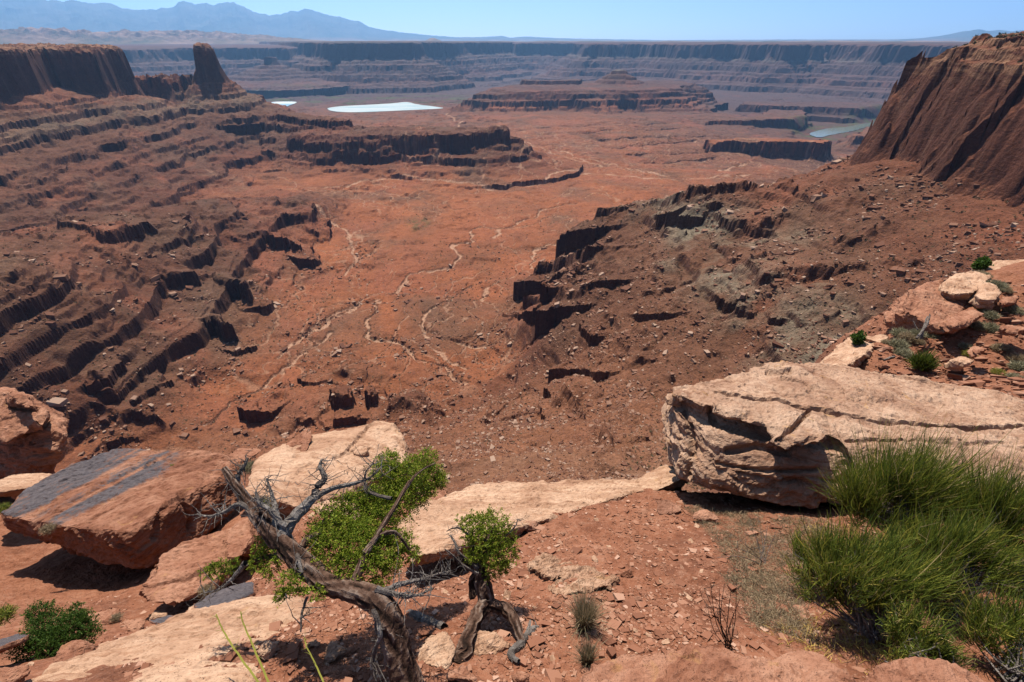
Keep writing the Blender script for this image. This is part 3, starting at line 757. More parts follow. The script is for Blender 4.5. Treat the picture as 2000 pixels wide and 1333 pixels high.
# ================================================================== NEAR RIM
def pn3(p, seed=0):
    x, y, z = p[:, 0].astype(np.float64), p[:, 1].astype(np.float64), p[:, 2].astype(np.float64)
    fx, fy, fz = np.floor(x), np.floor(y), np.floor(z)
    ix, iy, iz = (f.astype(np.int64) for f in (fx, fy, fz))
    dx, dy, dz = x - fx, y - fy, z - fz
    f = lambda t: t * t * t * (t * (t * 6 - 15) + 10)
    u, v, w_ = f(dx), f(dy), f(dz)
    def g(a, b, c_):
        h = _h2(ix + a, iy + b, seed) ^ ((iz + c_).astype(np.uint32) * np.uint32(2246822519))
        h ^= h >> np.uint32(15); h *= np.uint32(2654435761); h ^= h >> np.uint32(13)
        k1 = (h & np.uint32(255)).astype(np.int32); k2 = ((h >> np.uint32(8)) & np.uint32(255)).astype(np.float64) / 127.5 - 1
        s = np.sqrt(np.maximum(0, 1 - k2 * k2))
        return _gx[k1] * s * (dx - a) + _gy[k1] * s * (dy - b) + k2 * (dz - c_)
    l = lambda a, b, t: a + (b - a) * t
    return 1.5 * l(l(l(g(0, 0, 0), g(1, 0, 0), u), l(g(0, 1, 0), g(1, 1, 0), u), v), l(l(g(0, 0, 1), g(1, 0, 1), u), l(g(0, 1, 1), g(1, 1, 1), u), v), w_)
def fbm3(p, o=4, seed=0, gain=0.5):
    s = 0; a = 1.0; f = 1.0
    for i in range(o):
        s = s + a * pn3(p * f + 7.7 * i, seed + i); a *= gain; f *= 2.05
    return s

# ---- red dirt of the rim and the lower bench to the right: (u, v, z) control points
NP = []
def gz(u, v):                                   # plane of the near slope
    b = (CV - v) / FPX
    dy, dz = CP + b * SP, -SP + b * CP
    return P(u, v, 2.2 / (-dz - 0.55 * dy))
for u, v in ((300, 1333), (600, 1333), (800, 1333), (1000, 1333), (1300, 1333), (1600, 1333), (1900, 1333), (700, 1230), (900, 1230), (1100, 1230), (1300, 1230), (1500, 1230), (1700, 1230), (1900, 1230),
             (1000, 1130), (1200, 1130), (1400, 1130), (1600, 1130), (1800, 1130), (2000, 1130), (1050, 1040), (1200, 1040), (1400, 1040), (1700, 1040), (2000, 1040), (1150, 980), (1250, 960), (1400, 985), (1650, 990), (1900, 990), (600, 1215)): NP.append(tuple(gz(u, v)))
for u, v, z in ((840, 1135, -4.35), (780, 1120, -4.5), (700, 1150, -4.1), (620, 1120, -4.9), (560, 1150, -4.5), (500, 1120, -6.2), (440, 1180, -5.75), (380, 1192, -5.8), (300, 1218, -5.7), (200, 1245, -5.3), (100, 1255, -5.2), (0, 1300, -4.7), (150, 1150, -7.3), (250, 1130, -7.3), (280, 1190, -6.4), (60, 1100, -7.9), (30, 1060, -8.2), (0, 1180, -6.6), (-100, 1100, -7.6),
                (520, 1010, -7.0), (470, 1000, -7.4), (400, 1060, -7.3), (640, 980, -6.0), (580, 1040, -5.6), (450, 930, -7.8), (860, 1010, -5.0), (820, 975, -5.6)): NP.append(tuple(PZ(u, v, z)))
NP += [(-3, -3, -2.2), (3, -3, -2.0), (0, 0.2, -2.25), (-6, -2, -2.6), (7, -2, -2.2), (-6, 1.5, -3.4), (7, 2, -3.2), (9, 4, -4.3), (-10, 2, -4.6), (-16, 4, -7.5), (-3.0, 1.0, -2.7)]
# edge of the rim and the drop beyond
NP += [(0, 6.2, -7.5), (1.5, 6.4, -7.2), (-1.8, 6.5, -8.5), (-5, 10.5, -12), (-9, 12.5, -13), (-14, 12, -12), (0, 9, -16), (4, 11, -16), (-4, 14, -22), (-10, 18, -26), (-18, 20, -26), (0, 18, -40), (8, 17.5, -24), (5, 24, -42), (-8, 30, -52), (12, 26, -32), (-25, 32, -50), (18, 34, -44), (4, 34, -56), (28, 36, -36), (-30, 12, -16)]
for u, v, z in ((1690, 705, -10.2), (1760, 705, -10.3), (1850, 700, -10.2), (1990, 720, -10.0), (1700, 668, -10.1), (1780, 650, -9.95), (1850, 640, -9.8), (1950, 640, -9.7), (1880, 600, -9.6), (1980, 600, -9.4), (1925, 530, -9.3), (1990, 512, -9.1), (2050, 505, -9.0), (2100, 600, -9.2), (2100, 700, -9.6), (1860, 560, -9.6)): NP.append(tuple(PZ(u, v, z)))
NP += [(34, 26, -9.2), (34, 14, -8.6), (22, 10, -8.4), (14, 8, -7.4), (10.5, 11, -9.4), (26, 29, -14), (20, 25.5, -15), (17, 23.5, -14)]
NP = np.array(NP)
def rbf2(pts, c0, lam):
    d = np.sqrt(((pts[:, None, :2] - pts[None, :, :2]) ** 2).sum(-1) + c0 * c0)
    n = len(pts); A = np.zeros((n + 3, n + 3)); A[:n, :n] = -d + np.eye(n) * lam
    Q = np.c_[np.ones(n), pts[:, :2]]; A[:n, n:] = Q; A[n:, :n] = Q.T
    return np.linalg.solve(A, np.r_[pts[:, 2], 0, 0, 0])
WN = rbf2(NP, 0.15, 0.06)
gth = np.radians(np.linspace(-72, 72, 820)); glr = np.linspace(math.log(0.35), math.log(40), 860)
GX = np.exp(glr)[:, None] * np.sin(gth)[None]; GY = np.exp(glr)[:, None] * np.cos(gth)[None]
GZ = WN[-3] + WN[-2] * GX + WN[-1] * GY
for i in range(len(NP)): GZ -= WN[i] * np.sqrt((GX - NP[i, 0]) ** 2 + (GY - NP[i, 1]) ** 2 + 0.0225)
GR = np.hypot(GX, GY)
GZ += 0.05 * fbm(GX / 0.8, GY / 0.8, 4, 801) + 0.018 * fbm(GX / 0.12, GY / 0.12, 4, 811) + 0.16 * sstep(9, 16, GR) * fbm(GX / 2.2, GY / 2.2, 4, 821)
# thin bedrock ledges break the lower bench into low steps
st_ = 0.22 * fbm(GX / 3, GY / 3, 4, 831)
GZ = np.where((GR > 12) & (GX > 7), terrace(GZ + st_, np.arange(-16, -7, 0.34), 0.3, 0.16) - st_, GZ)
def ground_at(x, y): return lookup(GZ, gth[0], gth[1] - gth[0], glr[0], glr[1] - glr[0], np.asarray(x, float), np.asarray(y, float))
def on_ground(u, v, lift=0.0):
    """where the sight line of a pixel meets the near ground"""
    q = P(u, v, 1.0); ts = np.linspace(1.2, 40, 3000)
    h = ground_at(q.x * ts, q.y * ts) - q.z * ts
    i = int(np.argmax(h > 0)); t = ts[i] if h[i] > 0 else 6.0
    p = P(u, v, t); p.z = float(ground_at([p.x], [p.y])[0]) + lift
    return p

k = NT('red dirt')
pos = k.geo.outputs['Position']
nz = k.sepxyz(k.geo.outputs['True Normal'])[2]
n1 = k.noise(pos, 1.1, 6, 0.65); n2 = k.noise(pos, 9.0, 5, 0.7); n3 = k.noise(pos, 55.0, 3, 0.7)
col = k.ramp(n1, [(0.33, (0.125, 0.050, 0.028)), (0.48, (0.175, 0.068, 0.036)), (0.62, (0.215, 0.090, 0.050)), (0.75, (0.18, 0.095, 0.060))])
col = k.mix(k.maprange(n2, 0.35, 0.5, 0.7, 0), col, k.mix(1.0, col, (0.55, 0.48, 0.45), 'MULTIPLY'))
col = k.mix(k.maprange(n2, 0.54, 0.66, 0, 0.6), col, (0.24, 0.125, 0.080))
col = k.mix(k.maprange(n3, 0.55, 0.75, 0, 0.6), col, (0.27, 0.16, 0.11))
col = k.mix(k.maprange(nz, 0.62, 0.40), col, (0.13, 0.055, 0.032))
v_ = k.voro(pos, 26.0)
nb = k.bump(k.math('SUBTRACT', 1.0, v_.outputs['Distance']), 0.5, 0.02)
nb = k.bump(n2, 0.8, 0.05, nb); nb = k.bump(n3, 0.7, 0.012, nb)
M_DIRT = k.done(col, nb)
ground = mesh_np('ground', np.stack([GX, GY, GZ], -1).reshape(-1, 3), grid_faces(*GX.shape), M_DIRT)
tag(ground, kind='structure')

# ---- sandstone
def sandstone(name, pale, mid, dark, bed=(0, 0, 1), varnish=0.0, bedscale=9.0, lichen=0.25):
    k = NT(name)
    pos = k.geo.outputs['Position']
    nrm = k.geo.outputs['True Normal']
    d = k.n('ShaderNodeVectorMath', operation='DOT_PRODUCT'); k.l(pos, d.inputs[0]); d.inputs[1].default_value = Vector(bed).normalized()
    cx = k.n('ShaderNodeCombineXYZ')
    sx = k.sepxyz(pos)
    k.l(k.math('MULTIPLY', sx[0], 0.5), cx.inputs[0]); k.l(k.math('MULTIPLY', sx[1], 0.5), cx.inputs[1]); k.l(k.math('MULTIPLY', d.outputs['Value'], bedscale), cx.inputs[2])
    beds = k.noise(cx.outputs[0], 1.3, 6, 0.68, 0.6)
    blot = k.noise(pos, 1.7, 6, 0.66, 0.4)
    fine = k.noise(pos, 22.0, 5, 0.72)
    col = k.ramp(blot, [(0.30, dark), (0.46, mid), (0.60, pale), (0.78, mid)])
    col = k.mix(k.maprange(beds, 0.36, 0.50, 0.65, 0), col, k.mix(1.0, col, (0.62, 0.52, 0.47), 'MULTIPLY'))
    col = k.mix(k.maprange(fine, 0.34, 0.47, 0.8, 0), col, k.mix(1.0, col, (0.58, 0.52, 0.48), 'MULTIPLY'))
    thin = k.noise(k.scaled(cx.outputs[0], (1, 1, 4.0)), 1.6, 4, 0.6, 0.3)
    col = k.mix(k.maprange(thin, 0.42, 0.46, 0.55, 0), col, k.mix(1.0, col, (0.72, 0.62, 0.56), 'MULTIPLY'))
    col = k.mix(k.maprange(fine, 0.56, 0.72, 0, 0.5), col, k.mix(1.0, col, (1.3, 1.3, 1.3), 'MULTIPLY'))
    pits = k.voro(pos, 60.0).outputs['Distance']
    col = k.mix(k.math('MULTIPLY', k.maprange(pits, 0.10, 0.22, 1, 0), k.maprange(blot, 0.48, 0.56)), col, (0.06, 0.035, 0.025))
    if lichen:
        li = k.noise(pos, 5.0, 4, 0.6, 1.0)
        col = k.mix(k.maprange(li, 0.64, 0.70, 0, lichen), col, (0.34, 0.19, 0.065))
    if varnish:
        vn = k.noise(k.scaled(pos, (1, 1, 1)), 1.15, 6, 0.62, 0.5)
        up = k.sepxyz(nrm)[2]
        vm = k.math('MULTIPLY', k.maprange(k.math('ADD', vn, k.math('ADD', k.attr('varnish').outputs['Fac'], k.maprange(fine, 0.3, 0.7, -0.12, 0.12))), 0.76, 0.98), varnish)
        col = k.mix(vm, col, k.ramp(fine, [(0.35, (0.040, 0.040, 0.047)), (0.65, (0.085, 0.080, 0.085))]))
    ledge = k.attr('crack').outputs['Fac']
    nb = k.bump(beds, 0.75, 0.05)
    nb = k.bump(fine, 0.8, 0.022, nb); nb = k.bump(k.noise(pos, 110.0, 3, 0.7), 0.7, 0.006, nb)
    return k.done(col, nb)
PALE = ((0.42, 0.275, 0.185), (0.345, 0.21, 0.135), (0.26, 0.145, 0.09))
M_PALE = sandstone('pale pink sandstone', *PALE, bed=(0.05, -0.25, 1))
M_BLOCK = sandstone('layered sandstone', (0.38, 0.25, 0.172), (0.30, 0.182, 0.12), (0.21, 0.115, 0.075), bed=(0.10, -0.2, 1), bedscale=14, lichen=0.5)
M_RED = sandstone('red sandstone', (0.30, 0.155, 0.098), (0.235, 0.108, 0.065), (0.16, 0.07, 0.042), bed=(0.2, 0.1, 1))
M_VARN = sandstone('sandstone with desert varnish', (0.27, 0.135, 0.085), (0.20, 0.088, 0.052), (0.125, 0.052, 0.032), bed=(0.35, -0.35, 1), varnish=0.92)
M_STONE = sandstone('loose stones', (0.33, 0.19, 0.125), (0.25, 0.125, 0.08), (0.17, 0.08, 0.05), lichen=0)

def remeshed(hulls, voxel):
    bm = bmesh.new()
    for h in hulls:
        vs = [bm.verts.new(p) for p in h]
        r = bmesh.ops.convex_hull(bm, input=vs)
        junk = [g for g in r['geom_interior'] + r['geom_unused'] if isinstance(g, bmesh.types.BMVert) and g.is_valid]
        bmesh.ops.delete(bm, geom=list(set(junk)), context='VERTS')
    me = bpy.data.meshes.new('tmp'); bm.to_mesh(me); bm.free()
    o = bpy.data.objects.new('tmp', me); COL.objects.link(o)
    md = o.modifiers.new('r', 'REMESH'); md.mode = 'VOXEL'; md.voxel_size = voxel
    dg = bpy.context.evaluated_depsgraph_get(); ev = o.evaluated_get(dg); m2 = ev.to_mesh()
    n = len(m2.vertices); V = np.empty(n * 3, np.float32); m2.vertices.foreach_get('co', V)
    F = np.array([p.vertices[:] for p in m2.polygons if len(p.vertices) == 4], np.int32)
    ev.to_mesh_clear(); bpy.data.objects.remove(o); bpy.data.meshes.remove(me)
    return V.reshape(-1, 3).astype(np.float64), F
def smooth_np(V, F, it):
    e = np.concatenate([F[:, [0, 1]], F[:, [1, 2]], F[:, [2, 3]], F[:, [3, 0]]]); e = np.concatenate([e, e[:, ::-1]])
    cnt = np.bincount(e[:, 0], minlength=len(V)).astype(float); cnt[cnt == 0] = 1
    for _ in range(it):
        s = np.stack([np.bincount(e[:, 0], V[e[:, 1], j], len(V)) for j in range(3)], -1)
        V = V * 0.4 + 0.6 * s / cnt[:, None]
    return V
def normals_np(V, F):
    n = np.cross(V[F[:, 2]] - V[F[:, 0]], V[F[:, 3]] - V[F[:, 1]])
    N = np.stack([sum(np.bincount(F[:, q], n[:, j], len(V)) for q in range(4)) for j in range(3)], -1)
    return N / (np.linalg.norm(N, axis=1, keepdims=True) + 1e-12)
def to_px(V):
    d = V[:, 1] * CP - V[:, 2] * SP; d = np.maximum(d, 0.01)
    return CU + FPX * V[:, 0] / d, CV - FPX * (V[:, 1] * SP + V[:, 2] * CP) / d
def rock(name, hulls, mat, label, cat='boulder', voxel=0.03, sm=3, amp=0.05, size=0.5, bed=(0, 0, 1), beda=0.03, bedl=0.12, cracks=(), group=None, seed=0, parent=None, varn=None, fine=None):
    V, F = remeshed(hulls, voxel)
    V = smooth_np(V, F, sm)
    N = normals_np(V, F)
    b = np.array(Vector(bed).normalized())
    s = V @ b
    q = np.c_[V[:, 0] / size * 0.35, V[:, 1] / size * 0.35, s / bedl]
    side = 1 - np.abs(N @ b) ** 2
    d = amp * fbm3(V / size, 5, seed) + beda * side * (fbm3(q + 0.6 * fbm3(V / (size * 0.8), 2, seed + 9)[:, None], 4, seed + 5, 0.6)) + (fine or amp * 0.25) * fbm3(V / (size * 0.13), 4, seed + 15)
    cr = np.abs(pn3(V / (size * 0.30), seed + 51)) + 0.5 * np.abs(pn3(V / (size * 0.12), seed + 52))
    d -= amp * 0.55 * (1 - sstep(0.0, 0.10, cr)) * (0.4 + 0.6 * side)
    d += amp * 0.10 * fbm3(V / (size * 0.05), 3, seed + 61)
    # flakes: thin sheets broken off along the beds
    fl = fbm3(np.c_[V[:, :2] / (size * 1.1), s[:, None] / (bedl * 3)], 3, seed + 21)
    d -= amp * 0.35 * sstep(0.10, 0.16, fl)
    ck = np.zeros(len(V))
    if cracks:
        U, W = to_px(V)
        nf = -(N * (V / np.linalg.norm(V, axis=1, keepdims=True))).sum(1)
        jit = 2.2 * fbm3(V / 0.2, 2, seed + 31)
        for pts, wd, dep in cracks:
            dd, _, _ = seg_dist(U + jit, W + jit, pts)
            m = (1 - sstep(wd * 0.35, wd, dd)) * (nf > -0.05)
            d -= dep * m; ck = np.maximum(ck, m)
    V = V + N * d[:, None]
    c0 = V.mean(0)
    o = mesh_np(name, V - c0, F, mat, parent, smooth=False)
    if parent is None: o.location = c0
    vattr(o, 'crack', ck)
    if varn is not None: vattr(o, 'varnish', varn(V, N))
    if parent is None: tag(o, label, cat, group)
    return o
def H(pts, off=(0, 0, -0.5), extra=()):
    a = [P(*p) for p in pts]
    return a + [p + Vector(off) for p in a] + [Vector(e) for e in extra]

# big layered block at the right
top = [(1314, 768, 5.75), (1385, 792, 5.50), (1500, 828, 5.38), (1625, 852, 5.30), (1800, 882, 5.25), (2000, 912, 5.22), (2250, 930, 5.25), (1330, 758, 6.1), (1440, 735, 6.5), (1500, 713, 6.8), (1560, 706, 7.0), (1680, 716, 7.1), (1800, 737, 7.1), (1900, 751, 7.0), (1990, 790, 6.7), (2250, 850, 6.4)]
low = [(1318, 800, 5.75), (1322, 880, 5.62), (1335, 935, 5.52), (1400, 962, 5.36), (1500, 984, 5.28), (1640, 990, 5.24), (2000, 1015, 5.25), (2250, 1030, 5.3), (1390, 845, 5.42), (1400, 915, 5.30), (1500, 930, 5.20), (1620, 880, 5.26), (1620, 940, 5.16), (2000, 940, 5.32)]
hA = H(top, (0.05, 0.12, -0.42)); hB = H(low, (0.35, 1.2, -0.85))
hC = H([(1505, 858, 5.16), (1545, 842, 5.22), (1622, 850, 5.18), (1628, 862, 5.14), (1610, 872, 5.12), (1515, 880, 5.16)], (0.02, 0.3, -0.06))
hD = H([(1385, 808, 5.44), (1470, 832, 5.32), (1545, 838, 5.30), (1540, 822, 5.38), (1420, 800, 5.48)], (0, 0.35, -0.1))
hE = H([(1640, 760, 6.2), (1760, 752, 6.6), (1900, 770, 6.6), (1995, 800, 6.4), (1985, 826, 6.05), (1850, 832, 5.9), (1700, 812, 5.85)], (0, 0.05, -0.2))
rock('boulder', [hA, hB, hC, hD, hE, H([(1640, 858, 5.27), (2250, 935, 5.2), (1690, 950, 5.0), (1800, 985, 4.95), (2250, 1010, 4.9)], (0, 0.9, -0.15))], M_BLOCK, 'huge pale layered sandstone block lying behind the green broom bush', voxel=0.024, sm=3, amp=0.055, size=0.7, bed=(0.10, -0.2, 1), beda=0.11, bedl=0.15, seed=901,
     cracks=[([(1400, 768), (1500, 784), (1600, 802), (1700, 817), (1800, 830), (1900, 838), (1998, 834)], 4, 0.08), ([(1520, 852), (1545, 838), (1565, 822), (1580, 800)], 5, 0.08), ([(1385, 800), (1400, 830), (1450, 845), (1520, 855)], 9, 0.08),
             ([(1530, 738), (1560, 745), (1588, 757)], 4, 0.05), ([(1640, 858), (1720, 862), (1800, 858), (1880, 868), (1960, 860)], 2.6, 0.03), ([(1335, 790), (1345, 830), (1350, 880), (1345, 930)], 8, 0.07), ([(1420, 880), (1480, 872), (1540, 885)], 9, 0.07), ([(1500, 722), (1530, 728), (1545, 726)], 5, 0.06),
             ([(1750, 730), (1800, 742), (1850, 752)], 4, 0.04), ([(1400, 905), (1500, 920), (1600, 915)], 6, 0.05)])

# pale slab along the rim
rock('rock_slab', [H([(778, 1020, 5.0), (800, 1000, 5.25), (870, 962, 5.85), (960, 942, 6.2), (1100, 936, 6.35), (1235, 940, 6.3), (1240, 962, 5.85), (1100, 992, 5.35), (1000, 1012, 5.05), (950, 1046, 4.65), (868, 1076, 4.3), (800, 1090, 4.2), (784, 1055, 4.55)], (0, 0.1, -0.28)),
                   H([(1235, 940, 6.3), (1290, 912, 6.8), (1330, 905, 6.9), (1345, 930, 6.3), (1290, 958, 5.95), (1240, 962, 5.85)], (0, 0.1, -0.4)), H([(900, 985, 5.5), (1100, 945, 6.2), (1220, 945, 6.2), (1000, 1000, 5.3)], (0, 0.5, -1.3))],
     M_PALE, 'smooth pale sandstone slab along the rim with an overhang behind the small juniper', cat='rock slab', voxel=0.024, sm=6, amp=0.035, size=0.6, bed=(0, -0.4, 1), beda=0.05, bedl=0.1, seed=911)
# big pale boulder behind the twisted juniper
rock('boulder', [H([(470, 960, 7.4), (492, 905, 8.3), (520, 886, 8.7), (600, 852, 9.3), (690, 832, 9.7), (745, 818, 10.0), (772, 826, 9.9), (796, 876, 9.2), (798, 905, 8.9), (740, 935, 8.4), (660, 972, 7.7), (580, 992, 7.3)], (0, 0.3, -1.4))],
     M_PALE, 'big pale boulder with a bare sloping top behind the twisted juniper', voxel=0.045, sm=4, amp=0.06, size=1.0, bed=(0, -0.3, 1), beda=0.05, bedl=0.2, seed=921, cracks=[([(680, 880), (705, 850), (725, 826)], 4, 0.06), ([(655, 895), (700, 880), (722, 878)], 5, 0.05)])
# dark varnished block
VT = [(2, 1004, 8.2), (60, 950, 9.0), (100, 922, 9.4), (180, 895, 10.0), (238, 878, 10.4), (350, 882, 10.4), (430, 888, 9.9), (456, 912, 9.5), (440, 930, 9.2), (330, 985, 8.0), (250, 1040, 7.5), (130, 1030, 7.7)]
def vmask(V, N):
    U, W = to_px(V)
    q = fbm((U + 2 * W) / 70, (W + 0.53 * U) / 12, 4, 1970)
    b1 = 1 - np.abs(W - 988 + 0.50 * (U - 20)) / 66; b2 = 1 - np.abs(W - 1008 + 0.56 * (U - 130)) / 36
    band = np.clip(np.maximum(b1, b2) * 1.2 + q * 0.75, 0, 1)
    return band * 0.50 * (N[:, 2] > 0.45) * (1 - sstep(290, 400, U)) + 0.04
rock('boulder', [VT_ := H(VT, (0.0, 0.2, -0.25)), [P(*p) for p in VT] + [P(*p) for p in ((285, 1118, 7.7), (458, 985, 9.2), (300, 1080, 8.8), (60, 1050, 9.0), (20, 1030, 8.6), (430, 1010, 9.6), (370, 1080, 8.2))]],
     M_VARN, 'great tilted red boulder with dark grey desert varnish across its top', voxel=0.04, sm=2, amp=0.06, size=0.9, bed=(0.35, -0.35, 1), beda=0.09, bedl=0.16, seed=931, varn=vmask,
     cracks=[([(110, 1000), (200, 950), (330, 890)], 5, 0.05), ([(170, 1015), (290, 955), (420, 895)], 4, 0.04), ([(300, 1050), (315, 1000), (360, 960)], 8, 0.07), ([(350, 960), (375, 1010), (380, 1060)], 6, 0.06)])
# rounded stack at the left edge
rock('boulder', [H([(-160, 850, 11.6), (-60, 795, 12.0), (60, 800, 11.8), (98, 832, 11.3), (130, 846, 11.0), (118, 870, 11.0), (104, 895, 11.2), (98, 945, 11.4), (20, 965, 11.2), (-160, 960, 11.2)], (-1.7, 1.7, -0.9)),
                 H([(-60, 775, 11.6), (0, 768, 11.6), (62, 784, 11.3), (94, 808, 11.0), (84, 836, 10.8), (10, 868, 10.6), (-60, 860, 10.8)], (-1.2, 1.1, -0.6)),
                 H([(14, 776, 11.0), (30, 769, 11.1), (55, 771, 11.0), (70, 786, 10.8), (66, 800, 10.7), (28, 796, 10.8)], (-0.5, 0.4, -0.2))],
     M_RED, 'rounded stack of red sandstone at the left edge with a knob on top', voxel=0.045, sm=5, amp=0.08, size=0.9, bed=(0.1, 0.1, 1), beda=0.12, bedl=0.3, seed=941, cracks=[([(15, 795), (40, 800), (70, 800)], 4, 0.1), ([(60, 840), (90, 835), (100, 812)], 5, 0.12)])
rock('boulder', [H([(-20, 945, 9.8), (20, 925, 10.3), (100, 924, 10.2), (90, 940, 9.8), (45, 955, 9.5), (-20, 965, 9.4)], (0, 0.4, -0.6))], M_PALE, 'pale flat topped rock between the varnished boulder and the rounded stack', voxel=0.04, sm=2, amp=0.04, size=0.5, seed=945)
rock('boulder', [H([(272, 1150, 6.1), (282, 1120, 6.4), (305, 1096, 6.7), (350, 1070, 7.1), (430, 1050, 7.3), (440, 1075, 7.0), (436, 1108, 6.7), (400, 1152, 6.2), (340, 1186, 5.9), (285, 1182, 5.9)], (0, 0.5, -0.4))],
     M_RED, 'rounded reddish boulder in front of the varnished boulder', voxel=0.03, sm=4, amp=0.05, size=0.6, bed=(0.3, -0.3, 1), beda=0.07, bedl=0.12, seed=951, cracks=[([(275, 1150), (320, 1140), (380, 1130), (400, 1118)], 5, 0.05)])
rock('boulder', [H([(438, 1040, 7.0), (455, 1020, 7.3), (488, 1008, 7.4), (492, 1050, 7.0), (474, 1086, 6.7), (442, 1092, 6.6)], (0, 0.4, -0.5))], M_RED, 'upright red rock wedged beside the leaning juniper trunk', voxel=0.03, sm=2, amp=0.04, size=0.5, seed=955)
# pale slab at the lower left corner
rock('rock_slab', [H([(20, 1345, 2.86), (60, 1320, 3.0), (200, 1252, 3.38), (350, 1202, 3.66), (480, 1172, 3.8), (588, 1166, 3.76), (602, 1190, 3.58), (540, 1235, 3.26), (480, 1290, 2.92), (440, 1350, 2.64), (400, 1500, 2.2), (0, 1500, 2.28)], (0, 0.05, -0.30))],
     M_PALE, 'long smooth pale slab filling the lower left corner', cat='rock slab', voxel=0.018, sm=6, amp=0.022, size=0.5, bed=(-0.1, -0.4, 1), beda=0.03, bedl=0.06, seed=961, fine=0.004)
rock('rock_slab', [H([(1120, 1345, 2.50), (1160, 1310, 2.56), (1230, 1282, 2.62), (1300, 1270, 2.66), (1365, 1265, 2.66), (1420, 1286, 2.60), (1490, 1302, 2.54), (1560, 1322, 2.48), (1640, 1312, 2.46), (1700, 1345, 2.4), (1700, 1600, 1.9), (1100, 1600, 1.9)], (0, 0.03, -0.35))],
     M_RED, 'rough brown rock at the bottom edge below the bare twig shrub', cat='rock slab', voxel=0.016, sm=4, amp=0.03, size=0.35, beda=0.045, bedl=0.05, seed=971, fine=0.012)
rock('rock_slab', [H([(1680, 1345, 2.42), (1720, 1302, 2.50), (1762, 1285, 2.55), (1850, 1296, 2.50), (1925, 1318, 2.44), (1970, 1345, 2.36), (1990, 1600, 1.9), (1670, 1600, 1.9)], (0, 0.03, -0.35))],
     M_RED, 'rough brown rock at the bottom edge under the green broom bush', cat='rock slab', voxel=0.016, sm=4, amp=0.03, size=0.35, beda=0.045, bedl=0.05, seed=975, fine=0.012)
rock('rock_slab', [H([(1445, 1310, 2.66), (1500, 1290, 2.74), (1560, 1268, 2.84), (1610, 1275, 2.80), (1660, 1310, 2.62), (1580, 1330, 2.56)], (0, 0.03, -0.2))],
     M_RED, 'smooth orange slab half sunk in dirt between the two bottom rocks', cat='rock slab', voxel=0.016, sm=3, amp=0.012, size=0.3, beda=0.01, bedl=0.05, seed=977)
# layered outcrop beside the grass tuft
rock('rock_outcrop', [H([(1036, 1108, 3.95), (1068, 1086, 4.17), (1120, 1100, 4.07), (1150, 1114, 3.98), (1110, 1126, 3.83), (1075, 1128, 3.78)], (0, 0.1, -0.2)), H([(1072, 1150, 3.64), (1110, 1124, 3.85), (1150, 1114, 3.95), (1208, 1130, 3.83), (1195, 1142, 3.76), (1120, 1150, 3.69), (1085, 1168, 3.57)], (0, 0.12, -0.22))],
     M_PALE, 'low fan of thin pale sandstone layers poking out of dirt above the grass tuft', cat='outcrop', voxel=0.011, sm=2, amp=0.02, size=0.25, bed=(0.5, -0.2, 1), beda=0.055, bedl=0.035, seed=981)
def stone(u, v, wpx, hpx, mat, label, seed, lift=0.5, name='stone', flat=0.7, group=None, cat='stone', voxel=None, ang=0.35):
    """a free stone whose middle shows at (u, v), wpx by hpx on the photograph"""
    p = on_ground(u, v + hpx * 0.45)
    t = p.y * CP - p.z * SP
    W, Hh = wpx / FPX * t / 2, hpx / FPX * t / 2 * 1.05
    r_ = random.Random(seed); pts = []
    for i in range(14):
        a = r_.uniform(0, 2 * PI); zc = r_.uniform(-1, 1); rr_ = (1 - abs(zc) ** 3) ** 0.5 * r_.uniform(0.82, 1.05)
        pts.append(p + Vector((math.cos(a) * rr_ * W, math.sin(a) * rr_ * W * r_.uniform(0.6, 0.9), (zc * flat + lift) * Hh)))
    vx = voxel or max(W / 16, 0.006)
    return rock(name, [pts], mat, label, cat, voxel=vx, sm=2, amp=W * 0.10, size=W * 0.9, beda=W * 0.12, bedl=W * 0.3, seed=seed, group=group)
rock('stone', [H([(550, 866, 8.9), (592, 853, 9.0), (600, 866, 8.8), (597, 885, 8.6), (585, 897, 8.5), (556, 890, 8.6)], (0, 0.3, -0.02))], M_RED, 'dark red block standing on top of the big pale boulder', 'stone', voxel=0.02, sm=1, amp=0.03, size=0.3, seed=1001)
rock('stone', [H([(444, 885, 9.2), (490, 882, 9.4), (496, 890, 9.2), (480, 903, 9.0), (448, 908, 9.0)], (0, 0.3, -0.15))], M_RED, 'pale capped block beside the grey shrub and the tip of the dead trunk', 'stone', voxel=0.02, sm=1, amp=0.03, size=0.3, seed=1003)
for a in ((705, 884, 36, 14, M_PALE, 'thin flat flake lying on the big pale boulder', 1011), (678, 897, 22, 10, M_RED, 'small red stone lying on the big pale boulder', 1012),
          ): 
    u, v, wp, hp, m_, lb, sd_ = a
    pc = P(u, v, 8.75); W = wp / 1000 * 8.75 / 2; Hh = hp / 1000 * 8.75 / 2
    r_ = random.Random(sd_)
    rock('stone', [[pc + Vector((math.cos(q) * W * r_.uniform(.7, 1), math.sin(q) * W * .8, s_ * Hh)) for q in np.linspace(0, 6, 8) for s_ in (-1, 1)]], m_, lb, 'stone', voxel=0.02, sm=1, amp=0.02, size=0.2, seed=sd_)
stone(1037, 1020, 36, 34, M_STONE, 'grey angular stone lying on the lower edge of the rim slab', 1021)
stone(1222, 1113, 30, 26, M_RED, 'small pointed red stone beside the layered outcrop', 1022)
stone(1246, 1166, 20, 20, M_STONE, 'small square stone alone on the dirt right of the grass tuft', 1023)
stone(528, 1258, 52, 44, M_PALE, 'rounded pale stone at the end of the lower left slab', 1024)
stone(655, 1262, 60, 42, M_PALE, 'broken pale stone left of the juniper trunk', 1025, flat=0.42)
stone(615, 1252, 30, 20, M_PALE, 'small pale flake next to the broken pale stone', 1026, flat=0.42)
